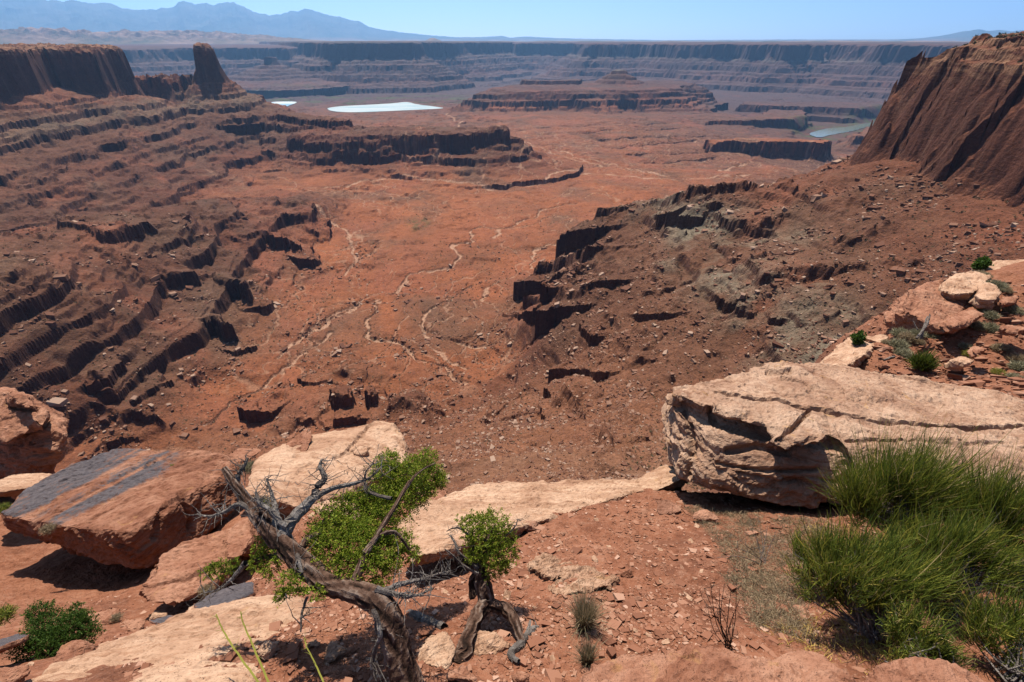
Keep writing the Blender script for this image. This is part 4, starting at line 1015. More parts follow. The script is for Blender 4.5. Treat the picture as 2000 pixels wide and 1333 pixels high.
stone(1020, 1312, 44, 44, M_RED, 'red stone on the bottom edge below the dead root', 1027)
stone(905, 1308, 70, 60, M_RED, 'red slab stone at the foot of the small juniper trunk', 1028)
stone(855, 1262, 90, 44, M_PALE, 'broad pale stone right of the thick juniper trunk', 1029, flat=0.42)
stone(955, 1242, 90, 44, M_PALE, 'broad pale stone in the shade of the small juniper', 1030, flat=0.42)
stone(200, 1195, 76, 44, M_RED, 'rounded red rock above the dark green juniper', 1031)
stone(262, 1215, 60, 34, M_RED, 'flat red rock between the dark juniper and rounded boulder', 1032, flat=0.42)
stone(345, 1212, 56, 30, M_STONE, 'flat red rock below the rounded reddish boulder', 1033, flat=0.42)
stone(315, 1195, 40, 30, M_PALE, 'pale rock leaning on the rounded reddish boulder', 1034)
stone(375, 1185, 40, 24, M_PALE, 'whitish stone right of the rounded reddish boulder', 1035)
stone(150, 1272, 90, 50, M_RED, 'reddish rock under the dark green juniper', 1036)
stone(25, 1312, 80, 56, M_RED, 'reddish rock in the lower left corner', 1037)
stone(1375, 1002, 60, 40, M_RED, 'flat red stone tucked under the left end of the layered block', 1038, flat=0.42)
stone(1300, 985, 70, 26, M_STONE, 'flat stone on dirt left of the layered block', 1039, flat=0.42)
def vflat(V, N): return np.where(N[:, 2] > 0.5, 0.62, 0.0)
rock('rock_slab', [H([(372, 1182, 4.9), (420, 1155, 5.2), (490, 1136, 5.3), (496, 1160, 5.0), (440, 1185, 4.6), (390, 1198, 4.5)], (0, 0.1, -0.16))], M_VARN, 'flat slab with grey varnish above the lower left slab', 'rock slab', voxel=0.018, sm=1, amp=0.02, size=0.3, seed=1041, varn=vflat)
rock('rock_slab', [H([(290, 1214, 4.4), (330, 1200, 4.6), (345, 1204, 4.5), (312, 1224, 4.2)], (0, 0.05, -0.1))], M_VARN, 'small dark grey slab at the edge of the lower left slab', 'rock slab', voxel=0.016, sm=1, amp=0.015, size=0.3, seed=1043, varn=vflat)
rock('rock_slab', [H([(-30, 1262, 4.2), (30, 1238, 4.5), (58, 1240, 4.4), (20, 1256, 4.2), (-30, 1275, 4.0)], (0, 0.05, -0.1))], M_VARN, 'dark grey slab at the left edge beside the dark juniper', 'rock slab', voxel=0.016, sm=1, amp=0.015, size=0.3, seed=1045, varn=vflat)
rock('boulder', [H([(800, 995, 6.0), (815, 968, 6.6), (850, 960, 6.7), (868, 975, 6.4), (850, 995, 6.0), (820, 1002, 5.8)], (0, 0.4, -0.3))], M_RED, 'dark red broken rock behind the right end of the juniper crown', voxel=0.02, sm=1, amp=0.05, size=0.3, seed=1047)
rock('boulder', [H([(850, 975, 6.8), (900, 960, 7.2), (920, 965, 7.1), (900, 985, 6.7), (860, 990, 6.5)], (0, 0.4, -0.4))], M_PALE, 'pale rock hump between the rim slab and juniper crown', voxel=0.03, sm=4, amp=0.03, size=0.4, seed=1049)
rock('rock_slab', [H([(600, 990, 6.6), (640, 975, 6.9), (700, 985, 6.7), (680, 1002, 6.3), (620, 1004, 6.3)], (0, 0.1, -0.15))], M_PALE, 'low pale ledge behind the dead branches of the juniper', 'rock slab', voxel=0.02, sm=2, amp=0.03, size=0.3, seed=1051)
rock('rock_slab', [H([(650, 1000, 6.2), (690, 996, 6.3), (735, 1005, 6.1), (700, 1020, 5.8)], (0, 0.1, -0.15))], M_PALE, 'low pale ledge under the juniper crown', 'rock slab', voxel=0.02, sm=2, amp=0.03, size=0.3, seed=1052)

# rocks on the lower bench to the right
def far_rock(hs, mat, label, cat='boulder', seed=0, voxel=0.09, off=(0, 0.6, -1.0), sm=2, amp=0.10, size=0.9, beda=0.12, bedl=0.3):
    return rock('boulder' if cat == 'boulder' else 'rock_slab', [H(h, off) for h in hs], mat, label, cat, voxel=voxel, sm=sm, amp=amp, size=size, beda=beda, bedl=bedl, seed=seed)
far_rock([[(1768, 606, 20.5), (1782, 568, 21.5), (1800, 555, 22.5), (1840, 542, 23.5), (1895, 590, 21.8), (1880, 612, 20.8), (1850, 650, 19.4), (1810, 634, 19.8)]], M_RED, 'big tilted red block at the outer edge of the lower bench', seed=1101, off=(0.1, 1.0, -1.2), sm=1)
far_rock([[(1838, 566, 21.6), (1840, 552, 22.2), (1866, 534, 23.2), (1900, 528, 23.6), (1936, 536, 23.0), (1930, 552, 22.2), (1902, 572, 21.4), (1870, 574, 21.2)]], M_PALE, 'rounded pale slabs stacked on the tilted red block', seed=1103, off=(0.2, 0.2, -0.7), bedl=0.22)
far_rock([[(1902, 576, 21.0), (1912, 556, 21.9), (1930, 552, 22.1), (1950, 562, 21.6), (1956, 574, 21.0), (1944, 590, 20.5), (1916, 586, 20.6)]], M_PALE, 'smooth pale rounded slab right of the stacked slabs', seed=1105, off=(0.2, 0.2, -0.5))
far_rock([[(1950, 585, 20.6), (1985, 576, 21.0), (1990, 582, 20.7), (1958, 596, 20.2)]], M_RED, 'thin red slab right of the smooth pale rounded slab', 'rock slab', seed=1106, off=(0.2, 0.1, -0.3))
far_rock([[(1848, 626, 19.4), (1870, 608, 20.2), (1905, 606, 20.2), (1920, 614, 19.8), (1900, 630, 19.2), (1862, 640, 18.9)]], M_RED, 'layered red ledge rock in front of the tilted block', seed=1107, off=(0, 0.3, -0.5), bedl=0.12)
far_rock([[(1955, 640, 18.6), (1980, 630, 19.0), (2010, 640, 18.6), (1985, 650, 18.2)]], M_RED, 'low red ledge rock near the right edge of the bench', 'rock slab', seed=1108, off=(0, 0.2, -0.35))
far_rock([[(1600, 712, 18.4), (1640, 694, 19.4), (1644, 668, 20.3), (1662, 656, 20.8), (1740, 654, 20.6), (1720, 672, 19.6), (1680, 690, 18.9), (1655, 716, 18.0)]], M_PALE, 'pale broken rim rock at the left end of the lower bench', seed=1109, off=(0.2, 0.3, -1.4))
far_rock([[(1858, 705, 17.0), (1880, 692, 17.6), (1915, 700, 17.2), (1890, 712, 16.7)]], M_PALE, 'pale low boulder in the middle of the lower bench', seed=1110, off=(0, 0.2, -0.4))
far_rock([[(1896, 682, 17.8), (1912, 674, 18.2), (1928, 682, 17.8), (1912, 692, 17.4)]], M_RED, 'dark stack of thin red plates on the lower bench', 'rock slab', seed=1111, off=(0, 0.2, -0.35), bedl=0.1)
far_rock([[(1900, 520, 24.6), (1950, 508, 25.3), (2100, 500, 25.6), (2100, 530, 23.8), (1960, 535, 23.6)]], M_PALE, 'smooth pale bedrock at the top right corner of the lower bench', 'rock slab', seed=1112, off=(0.2, 0.3, -0.5), sm=4, amp=0.06)
# ================================================================== RUBBLE ON THE SLOPES
def rubble(n, seed):
    r = np.random.default_rng(seed)
    m = 5 * n
    th_ = r.uniform(math.radians(-50), math.radians(50), m); lr_ = r.uniform(math.log(95), math.log(900), m)
    x, y = np.exp(lr_) * np.sin(th_), np.exp(lr_) * np.cos(th_)
    z = height_at(x, y)
    sl = lookup(SLOPE, TH[0], DTH, LR0, DLR, x, y)
    dens = 0.012 + 0.99 * sstep(-0.25, 0.5, fbm(x / 45, y / 45, 3, 1201)) * sstep(0.1, 0.4, sl)
    dens = dens + 0.35 * (np.hypot(x, y) < 420) * sstep(0.15, 0.4, sl)
    keep = (r.uniform(0, 1, m) < dens) & (sl < 1.6) & (z > -330) & (z < -80)
    x, y, z = x[keep][:n], y[keep][:n], z[keep][:n]
    k_ = len(x)
    size = np.clip(0.25 * np.exp(0.70 * r.standard_normal(k_)), 0.12, 1.9) * np.clip(np.hypot(x, y) / 330, 0.55, 1.7)
    cube = np.array([(sx, sy, sz) for sz in (-1, 1) for sx, sy in ((-1, -1), (1, -1), (1, 1), (-1, 1))], float)
    V = cube[None] * (1 + 0.45 * r.uniform(-1, 1, (k_, 8, 3)))
    V *= np.stack([r.uniform(0.8, 1.5, k_), r.uniform(0.7, 1.2, k_), r.uniform(0.35, 0.85, k_)], -1)[:, None]
    a = r.uniform(0, 2 * PI, k_); ca, sa = np.cos(a)[:, None], np.sin(a)[:, None]
    tl = r.uniform(-0.5, 0.5, k_)[:, None]
    X = V[..., 0] * ca - V[..., 1] * sa; Y = V[..., 0] * sa + V[..., 1] * ca; Zz = V[..., 2] + X * tl
    V = np.stack([X, Y, Zz], -1) * size[:, None, None] + np.stack([x, y, z + size * 0.15], -1)[:, None]
    fc = np.array([(0, 3, 2, 1), (4, 5, 6, 7), (0, 1, 5, 4), (1, 2, 6, 5), (2, 3, 7, 6), (3, 0, 4, 7)])
    F = (np.arange(k_)[:, None, None] * 8 + fc[None]).reshape(-1, 4)
    tone = np.repeat(r.uniform(0, 1, k_), 8)
    return V.reshape(-1, 3), F, tone
k = NT('fallen rock')
tone = k.attr('tone').outputs['Fac']
col = k.ramp(tone, [(0.0, (0.075, 0.032, 0.020)), (0.45, (0.125, 0.056, 0.034)), (0.75, (0.18, 0.10, 0.066)), (1.0, (0.27, 0.18, 0.13))])
M_RUB = k.done(col, k.bump(k.noise(k.geo.outputs['Position'], 1.5, 4, 0.7), 0.6, 0.3))
V, F, T_ = rubble(72000, 5)
o = mesh_np('rubble', V, F, M_RUB); vattr(o, 'tone', T_); tag(o, kind='stuff')
# dark scrub dotted over slopes and flats
def blobs(x, y, z, size, seed, h=0.8):
    r = np.random.default_rng(seed); n = len(x); m = 9
    c0 = np.repeat(np.stack([x, y, z + size * 0.35], -1), m, 0); s0 = np.repeat(size, m)
    c0 = c0 + r.normal(0, 0.38, (n * m, 3)) * s0[:, None] * [1, 1, 0.55]
    tri = r.normal(0, 0.42, (n * m, 3, 3)) * s0[:, None, None]
    return (c0[:, None] + tri).reshape(-1, 3), np.arange(n * m * 3).reshape(-1, 3)
r = np.random.default_rng(9)
th_ = r.uniform(math.radians(-50), math.radians(50), 15000); lr_ = r.uniform(math.log(100), math.log(1100), 15000)
x, y = np.exp(lr_) * np.sin(th_), np.exp(lr_) * np.cos(th_); z = height_at(x, y)
kp = (lookup(SLOPE, TH[0], DTH, LR0, DLR, x, y) < 0.9) & (fbm(x / 120, y / 120, 3, 1301) > -0.15); x, y, z = x[kp], y[kp], z[kp]
V, F = blobs(x, y, z, r.uniform(0.35, 1.1, len(x)) * np.clip(np.hypot(x, y) / 400, 0.7, 1.6), 10)
k = NT('desert scrub')
M_SCRUB = k.done(k.ramp(k.noise(k.geo.outputs['Position'], 0.03, 3), [(0.4, (0.045, 0.045, 0.022)), (0.6, (0.075, 0.065, 0.035))]))
o = mesh_np('scrub', V, F, M_SCRUB); tag(o, kind='stuff')
# juniper scrub along the tops of the cliffs
xs, ys = [], []
th_ = r.uniform(math.radians(-50), math.radians(52), 60000); lr_ = r.uniform(math.log(380), math.log(2300), 60000)
x, y = np.exp(lr_) * np.sin(th_), np.exp(lr_) * np.cos(th_); z = height_at(x, y)
kp = (z > -22) & (z < 12) & (lookup(SLOPE, TH[0], DTH, LR0, DLR, x, y) < 0.5); x, y, z = x[kp][:3000], y[kp][:3000], z[kp][:3000]
V, F = blobs(x, y, z, r.uniform(0.8, 1.9, len(x)), 12)
k = NT('rim scrub'); M_RIMS = k.done((0.035, 0.042, 0.02))
o = mesh_np('rim_scrub', V, F, M_RIMS); tag(o, kind='stuff')

# ================================================================== GRAVEL
def gravel(n, seed):
    r = np.random.default_rng(seed)
    d = np.exp(r.uniform(math.log(1.1), math.log(7.5), n * 3)); a = r.uniform(math.radians(-55), math.radians(55), n * 3)
    x, y = d * np.sin(a), d * np.cos(a)
    dens = 0.25 + 0.75 * sstep(-0.3, 0.4, fbm(x / 0.6, y / 0.6, 3, 1401))
    kp = r.uniform(0, 1, n * 3) < dens; x, y = x[kp][:n], y[kp][:n]
    # and the flat plates of the lower bench
    d = np.exp(r.uniform(math.log(14), math.log(30), n // 5)); a = r.uniform(math.radians(30), math.radians(58), n // 5)
    nb = len(d)
    x = np.r_[x, d * np.sin(a)]; y = np.r_[y, d * np.cos(a)]
    z = ground_at(x, y); k_ = len(x)
    size = np.clip(0.0043 * np.exp(0.68 * r.standard_normal(k_)), 0.0025, 0.032); size[-nb:] = np.clip(0.026 * np.exp(0.75 * r.standard_normal(nb)), 0.012, 0.2)
    cube = np.array([(sx, sy, sz) for sz in (-1, 1) for sx, sy in ((-1, -1), (1, -1), (1, 1), (-1, 1))], float)
    V = cube[None] * (1 + 0.4 * r.uniform(-1, 1, (k_, 8, 3)))
    V *= np.stack([r.uniform(0.8, 1.6, k_), r.uniform(0.7, 1.2, k_), r.uniform(0.25, 0.7, k_)], -1)[:, None]
    a = r.uniform(0, 2 * PI, k_); ca, sa = np.cos(a)[:, None], np.sin(a)[:, None]
    X = V[..., 0] * ca - V[..., 1] * sa; Y = V[..., 0] * sa + V[..., 1] * ca; Zz = V[..., 2] + X * r.uniform(-0.3, 0.3, k_)[:, None] - Y * 0.4
    V = np.stack([X, Y, Zz], -1) * size[:, None, None] + np.stack([x, y, z + size * 0.1], -1)[:, None]
    fc = np.array([(0, 3, 2, 1), (4, 5, 6, 7), (0, 1, 5, 4), (1, 2, 6, 5), (2, 3, 7, 6), (3, 0, 4, 7)])
    return V.reshape(-1, 3), (np.arange(k_)[:, None, None] * 8 + fc[None]).reshape(-1, 4), np.repeat(r.uniform(0, 1, k_), 8)
k = NT('red gravel')
M_GRAV = k.done(k.ramp(k.attr('tone').outputs['Fac'], [(0.0, (0.12, 0.050, 0.029)), (0.55, (0.19, 0.082, 0.048)), (0.9, (0.24, 0.125, 0.080)), (1.0, (0.34, 0.21, 0.15))]), k.bump(k.noise(k.geo.outputs['Position'], 60, 3), 0.5, 0.005))
V, F, T_ = gravel(42000, 15)
o = mesh_np('gravel', V, F, M_GRAV); vattr(o, 'tone', T_); tag(o, kind='stuff')
# loose stones one can pick out one by one
rs = random.Random(77)
protos = []
for i in range(5):
    pts = [Vector((rs.uniform(-1, 1), rs.uniform(-0.8, 0.8), rs.uniform(-0.5, 0.5))) for _ in range(11)]
    V, F = remeshed([pts], 0.12); V = smooth_np(V, F, 1); N = normals_np(V, F)
    V = V + N * (0.09 * fbm3(V / 0.7, 4, 1500 + i))[:, None]
    me = mesh_np('loose_stone', V, F, (M_STONE, M_RED, M_PALE, M_STONE, M_PALE)[i]); protos.append(me)
used = set()
spots = [(1095, 1062), (1140, 1048), (1190, 1070), (1260, 1050), (1290, 1075), (1330, 1110), (1180, 1155), (1290, 1140), (1100, 1045), (1350, 1060), (1310, 1005), (1215, 1015), (1165, 1018), (1275, 1190), (1240, 1235), (1180, 1255), (1050, 1195), (990, 1165), (1060, 1060), (1000, 1110),
         (1025, 1150), (950, 1300), (1080, 1290), (1060, 1250), (640, 1300), (690, 1310), (560, 1290), (480, 1310), (600, 1320), (720, 1290), (585, 1210), (700, 1230), (830, 1210), (880, 1190), (870, 1160), (905, 1170), (1320, 1230), (1300, 1255), (1205, 1200), (1345, 1170),
         (1385, 1090), (1410, 1050), (1360, 1030), (1245, 1090), (1160, 1095), (240, 1225), (290, 1232), (330, 1222), (410, 1190), (180, 1230), (225, 1180), (130, 1262), (60, 1300), (480, 1000), (500, 1040), (470, 1130), (540, 1010), (610, 1010), (760, 1290), (740, 1325), (1090, 1180), (1120, 1080)]
for i in range(70):
    spots.append((rs.uniform(950, 1420), rs.uniform(1010, 1290)))
for i, (u, v) in enumerate(spots):
    p = on_ground(u, v); k_ = i % 5
    o = protos[k_] if k_ not in used else protos[k_].copy()
    if k_ in used: COL.objects.link(o)
    used.add(k_)
    s = (rs.uniform(9, 19) if i < 62 else rs.uniform(5, 11)) / FPX * (p.y * CP - p.z * SP) * 0.62
    o.location = p + Vector((0, 0, s * 0.15)); o.rotation_euler = (rs.uniform(-.4, .1), rs.uniform(-.3, .3), rs.uniform(0, 6.28)); o.scale = (s, s * rs.uniform(.7, 1), s * rs.uniform(.5, .9))
    tag(o, 'small loose stone among many on the red dirt slope of the near rim', 'stone', 'loose stones scattered on the red dirt of the rim')

# ================================================================== PLANTS
def tube_np(paths, sides=5):
    """paths: list of (points, radii) -> verts, faces"""
    VV, FF, n0 = [], [], 0
    for pts, rad in paths:
        pts = np.asarray([tuple(p) for p in pts], float); rad = np.asarray(rad, float)
        t = np.gradient(pts, axis=0); t /= np.linalg.norm(t, axis=1, keepdims=True) + 1e-9
        ref = np.array([0.31, 0.86, 0.4]); a = np.cross(t, ref); a /= np.linalg.norm(a, axis=1, keepdims=True) + 1e-9
        b = np.cross(t, a)
        ang = np.arange(sides) * 2 * PI / sides
        ring = pts[:, None] + rad[:, None, None] * (np.cos(ang)[None, :, None] * a[:, None] + np.sin(ang)[None, :, None] * b[:, None])
        VV.append(ring.reshape(-1, 3)); m = len(pts)
        i = np.arange(m - 1)[:, None] * sides + np.arange(sides)[None]; j = np.arange(m - 1)[:, None] * sides + (np.arange(sides)[None] + 1) % sides
        FF.append((np.stack([i, j, j + sides, i + sides], -1).reshape(-1, 4)) + n0); n0 += m * sides
    return np.concatenate(VV), np.concatenate(FF)
def spline(pts, n):
    pts = np.asarray([tuple(p) for p in pts], float); m = len(pts)
    s = np.linspace(0, m - 1, n); i = np.clip(s.astype(int), 0, m - 2); f = (s - i)[:, None]
    p0, p1, p2, p3 = pts[np.maximum(i - 1, 0)], pts[i], pts[i + 1], pts[np.minimum(i + 2, m - 1)]
    return 0.5 * (2 * p1 + (p2 - p0) * f + (2 * p0 - 5 * p1 + 4 * p2 - p3) * f ** 2 + (3 * p1 - p0 - 3 * p2 + p3) * f ** 3)
def px_path(lst, n, wob=0.0, seed=0):
    """lst of (u, v, t, radius in photo px)"""
    c_ = spline([P(u, v, t) for u, v, t, _ in lst], n)
    rr_ = np.interp(np.linspace(0, len(lst) - 1, n), np.arange(len(lst)), [w_ / FPX * t for _, _, t, w_ in lst])
    if wob: 
        r = np.random.default_rng(seed); w3 = np.cumsum(r.normal(0, 1, (n, 3)), 0); w3 -= np.linspace(0, 1, n)[:, None] * w3[-1]; c_ = c_ + wob * w3 * rr_[:, None]
    return c_, rr_
def twigs(paths, n, r, lmin, lmax, rad, depth=1, up=0.2, start=0.3):
    """side twigs with forks growing from given paths"""
    out = []
    for _ in range(n):
        pts, rr_ = paths[r.integers(len(paths))]
        i = r.integers(int(len(pts) * start), len(pts))
        d = r.normal(0, 1, 3); d[2] = d[2] * 0.7 + up; d /= np.linalg.norm(d)
        L = r.uniform(lmin, lmax); m = 6
        d2 = r.normal(0, 0.55, 3)
        q = pts[i] + np.linspace(0, 1, m)[:, None] * d * L + (np.linspace(0, 1, m)[:, None] ** 2) * d2 * L * 0.6 + np.cumsum(r.normal(0, L * 0.03, (m, 3)), 0)
        q[0] = pts[i]
        out.append((q, np.linspace(rad, rad * 0.3, m)))
    if depth > 1 and out: out += twigs(out, int(n * 1.3), r, lmin * 0.4, lmax * 0.5, rad * 0.6, depth - 1, up, 0.3)
    return out
def bark_mat(name, c1, c2, c3, sc_=(1, 1, 1)):
    k = NT(name)
    pos = k.geo.outputs['Position']
    n_ = k.noise(k.scaled(pos, sc_), 38, 5, 0.7, 1.2); n2_ = k.noise(pos, 6, 4)
    col = k.mix(k.maprange(n2_, 0.42, 0.6), k.ramp(n_, [(0.35, c1), (0.55, c2), (0.7, c3)]), k.ramp(n_, [(0.35, c1), (0.6, c1), (0.75, c2)]))
    return k.done(col, k.bump(n_, 1.0, 0.02))
k = NT('juniper bark')
n_ = k.noise(k.scaled(k.geo.outputs['Position'], (1, 1, 0.35)), 60, 4, 0.7)
tb = k.math('ADD', k.attr('tone').outputs['Fac'], k.maprange(n_, 0.3, 0.7, -0.16, 0.16))
M_BARK = k.done(k.ramp(tb, [(0.12, (0.016, 0.009, 0.006)), (0.42, (0.050, 0.026, 0.017)), (0.66, (0.095, 0.056, 0.039)), (0.95, (0.17, 0.125, 0.098))]), k.bump(n_, 0.8, 0.01))
M_DEAD = bark_mat('weathered grey wood', (0.085, 0.068, 0.058), (0.19, 0.165, 0.145), (0.31, 0.28, 0.255))
M_TWIG = bark_mat('dark bare twigs', (0.030, 0.018, 0.014), (0.06, 0.040, 0.030), (0.10, 0.072, 0.058))
def leaf_mat(name, stops, trans=0.35):
    k = NT(name)
    col = k.ramp(k.attr('tone').outputs['Fac'], stops)
    k.put(k.b.inputs['Base Color'], col); k.b.inputs['Roughness'].default_value = 0.6
    tr = k.n('ShaderNodeBsdfTranslucent'); k.l(col, tr.inputs[0])
    mx = k.n('ShaderNodeMixShader'); mx.inputs[0].default_value = trans
    k.l(k.b.outputs[0], mx.inputs[1]); k.l(tr.outputs[0], mx.inputs[2]); k.l(mx.outputs[0], k.t.nodes['Material Output'].inputs['Surface'])
    return k.m
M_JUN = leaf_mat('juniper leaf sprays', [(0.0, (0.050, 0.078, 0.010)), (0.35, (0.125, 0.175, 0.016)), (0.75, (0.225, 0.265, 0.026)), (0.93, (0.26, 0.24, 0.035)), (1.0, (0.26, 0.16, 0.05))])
M_JUND = leaf_mat('dark juniper leaf sprays', [(0.0, (0.018, 0.040, 0.008)), (0.5, (0.040, 0.080, 0.012)), (1.0, (0.080, 0.125, 0.020))])
M_EPH = leaf_mat('green broom stems', [(0.0, (0.034, 0.050, 0.010)), (0.4, (0.095, 0.125, 0.018)), (0.72, (0.19, 0.20, 0.028)), (0.88, (0.30, 0.24, 0.04)), (1.0, (0.33, 0.24, 0.12))], 0.3)
M_STRAW = leaf_mat('dry straw', [(0.0, (0.12, 0.085, 0.055)), (0.5, (0.24, 0.175, 0.105)), (1.0, (0.36, 0.28, 0.165))], 0.3)
M_SAGE = leaf_mat('grey green brush', [(0.0, (0.10, 0.095, 0.055)), (0.5, (0.19, 0.175, 0.105)), (1.0, (0.31, 0.27, 0.165))], 0.25)
M_YEL = leaf_mat('yellow green stalk', [(0.0, (0.20, 0.20, 0.035)), (1.0, (0.32, 0.30, 0.06))], 0.3)
M_LITTER = leaf_mat('yellow fallen stems', [(0.0, (0.22, 0.13, 0.03)), (1.0, (0.42, 0.29, 0.08))], 0.2)

def spray_leaves(clumps, per, r, leaf=0.0125, wid=0.0036, flat=0.85):
    """juniper foliage: sprigs inside each clump, every sprig a twig set with small leaf blades. clumps: (center, radius)"""
    VV, FF, TT, n0 = [], [], [], 0
    stems = []
    for c_, R_ in clumps:
        c_ = np.array(tuple(c_)); n = int(per * (R_ / 0.15) ** 2)
        d = r.normal(0, 1, (n, 3)); d /= np.linalg.norm(d, axis=1, keepdims=True)
        rad = R_ * r.uniform(0.25, 1.0, n) ** 0.6
        lob = 1 + 0.32 * fbm3(d * 1.7 + c_ * 3.1, 3, 1600)
        o_ = c_ + d * (rad * lob)[:, None] * [1, 1, flat]
        ax = d + r.normal(0, 0.55, (n, 3)) + [0, 0, 0.45]; ax /= np.linalg.norm(ax, axis=1, keepdims=True)
        m = 11
        L = R_ * r.uniform(0.22, 0.48, n)
        for j in range(m):
            base = o_ + ax * (L * (j / m))[:, None] + r.normal(0, leaf * 0.35, (n, 3))
            ld = ax * 0.9 + r.normal(0, 0.75, (n, 3)); ld /= np.linalg.norm(ld, axis=1, keepdims=True)
            sd = np.cross(ld, r.normal(0, 1, (n, 3))); sd /= np.linalg.norm(sd, axis=1, keepdims=True) + 1e-9
            ll = leaf * r.uniform(0.7, 1.5, n)[:, None]; ww = wid * r.uniform(0.7, 1.3, n)[:, None]
            q = np.stack([base - sd * ww * 0.4, base + ld * ll * 0.55 - sd * ww, base + ld * ll, base + ld * ll * 0.5 + sd * ww], 1)
            VV.append(q.reshape(-1, 3)); FF.append(np.arange(n * 4).reshape(-1, 4) + n0); n0 += n * 4
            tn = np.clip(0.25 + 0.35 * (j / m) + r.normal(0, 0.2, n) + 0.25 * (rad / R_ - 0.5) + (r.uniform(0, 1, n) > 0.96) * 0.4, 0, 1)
            TT.append(np.repeat(tn, 4))
    return np.concatenate(VV), np.concatenate(FF), np.concatenate(TT)
def part_mesh(name, V, F, mat, parent, tone=None, smooth=False):
    loc = np.array(parent.location)
    o = mesh_np(name, V - loc, F, mat, parent, smooth)
    if tone is not None: vattr(o, 'tone', tone)
    return o
def px_clumps(lst): return [(P(u, v, t), rp_ / FPX * t) for u, v, t, rp_ in lst]

# ---- the twisted juniper
r = np.random.default_rng(21)
trunk = px_path([(802, 1365, 2.62, 31.1), (786, 1310, 2.64, 27.4), (775, 1250, 2.66, 25.2), (762, 1205, 2.68, 23.7), (735, 1172, 2.72, 22.2), (690, 1155, 2.78, 20.0), (640, 1140, 2.84, 20.0), (600, 1112, 2.88, 20.7), (565, 1075, 2.92, 19.2), (535, 1045, 2.96, 17.0), (510, 1015, 3.0, 14.8), (480, 975, 3.06, 11.1), (455, 940, 3.10, 8.1), (438, 915, 3.14, 5.2)], 120, 0.012, 3)
live = [px_path(a, 26, 0.10, i) for i, a in enumerate((
    [(600, 1112, 2.88, 8.7), (590, 1070, 2.92, 7.4), (610, 1045, 2.98, 6.8), (650, 1032, 3.06, 5.0), (700, 1020, 3.2, 2.5)],
    [(690, 1155, 2.78, 9.9), (705, 1110, 2.84, 8.1), (735, 1050, 2.95, 5.6), (765, 1000, 3.1, 4.3), (800, 940, 3.3, 2.5)],
    [(735, 1050, 2.95, 5.0), (770, 1040, 3.0, 3.7), (800, 1075, 3.02, 1.9)], [(575, 1085, 2.92, 7.4), (540, 1085, 2.96, 5.6), (510, 1090, 3.0, 3.7), (470, 1110, 3.05, 3.1), (430, 1118, 3.1, 1.9)],
    [(640, 1140, 2.84, 6.2), (600, 1150, 2.84, 4.3), (562, 1150, 2.84, 1.9)], [(765, 1000, 3.1, 3.1), (810, 930, 3.35, 2.5), (850, 905, 3.5, 1.2)]))]
dead = [px_path(a, 24, 0.16, 40 + i) for i, a in enumerate((
    [(545, 1052, 2.95, 17), (575, 1010, 3.0, 12), (602, 985, 3.06, 10), (622, 955, 3.12, 8), (632, 935, 3.16, 6), (624, 915, 3.2, 4), (628, 898, 3.22, 2)],
    [(612, 975, 3.08, 7), (650, 952, 3.15, 5), (690, 945, 3.2, 4), (720, 935, 3.25, 2.5), (745, 912, 3.3, 1.2)],
    [(535, 1045, 2.96, 12), (540, 1010, 3.0, 7), (535, 985, 3.04, 5), (528, 960, 3.08, 3), (520, 935, 3.1, 1.5)],
    [(460, 948, 3.1, 7), (472, 920, 3.12, 4), (485, 895, 3.15, 2)], [(510, 1020, 3.0, 8), (470, 985, 3.02, 5), (440, 1000, 3.04, 4), (410, 1008, 3.06, 2.5), (385, 1005, 3.08, 1.2)],
    [(740, 1160, 2.72, 8), (790, 1140, 2.76, 5), (830, 1130, 2.82, 3), (880, 1115, 2.88, 1.5)], [(735, 1150, 2.7, 7), (775, 1160, 2.7, 5), (810, 1165, 2.72, 3), (845, 1150, 2.75, 1.5)],
    [(560, 1020, 3.0, 6), (572, 1060, 2.96, 5), (585, 1090, 2.86, 4), (590, 1120, 2.8, 3)], [(765, 975, 3.15, 4), (718, 960, 3.2, 3), (712, 925, 3.25, 2), (730, 905, 3.28, 1)],
    [(560, 1030, 2.95, 7), (530, 1000, 2.96, 5), (505, 985, 2.96, 4), (500, 960, 2.98, 2)], [(480, 1100, 2.98, 6), (455, 1130, 3.0, 4), (430, 1150, 3.0, 2), (400, 1158, 3.02, 1)],
    [(600, 1165, 2.78, 3), (590, 1200, 2.74, 2.5), (588, 1235, 2.7, 1.5)], [(740, 1180, 2.68, 4), (735, 1220, 2.66, 3), (745, 1260, 2.64, 2)], [(730, 1190, 2.64, 5), (742, 1240, 2.6, 5), (728, 1290, 2.6, 3), (735, 1330, 2.6, 2)]))]
base = P(795, 1340, 2.62)
T = empty('juniper_tree', base, 'twisted leaning juniper with bare grey dead limbs and thick shaggy trunk', 'tree')
def barky(paths, sides, amp, seed, parent):
    V, F = tube_np(paths, sides)
    c_ = V.reshape(-1, sides, 3).mean(1); step = np.r_[0, np.linalg.norm(np.diff(c_, axis=0), axis=1)]; step[step > 0.3] = 0
    s_ = np.cumsum(step).repeat(sides); a_ = np.tile(np.arange(sides) * 2 * PI / sides, len(c_)) + s_ * 3.0
    N_ = fbm3(np.c_[np.cos(a_) * 1.9, np.sin(a_) * 1.9, s_ * 4.5], 5, seed, 0.62)
    c_ = c_.repeat(sides, 0)
    V = c_ + (V - c_) * (1 + amp * N_[:, None])
    return part_mesh('trunk', V, F, M_BARK, parent, np.clip(0.5 + 0.8 * N_, 0, 1))
barky([trunk] + live, 26, 0.24, 1701, T)
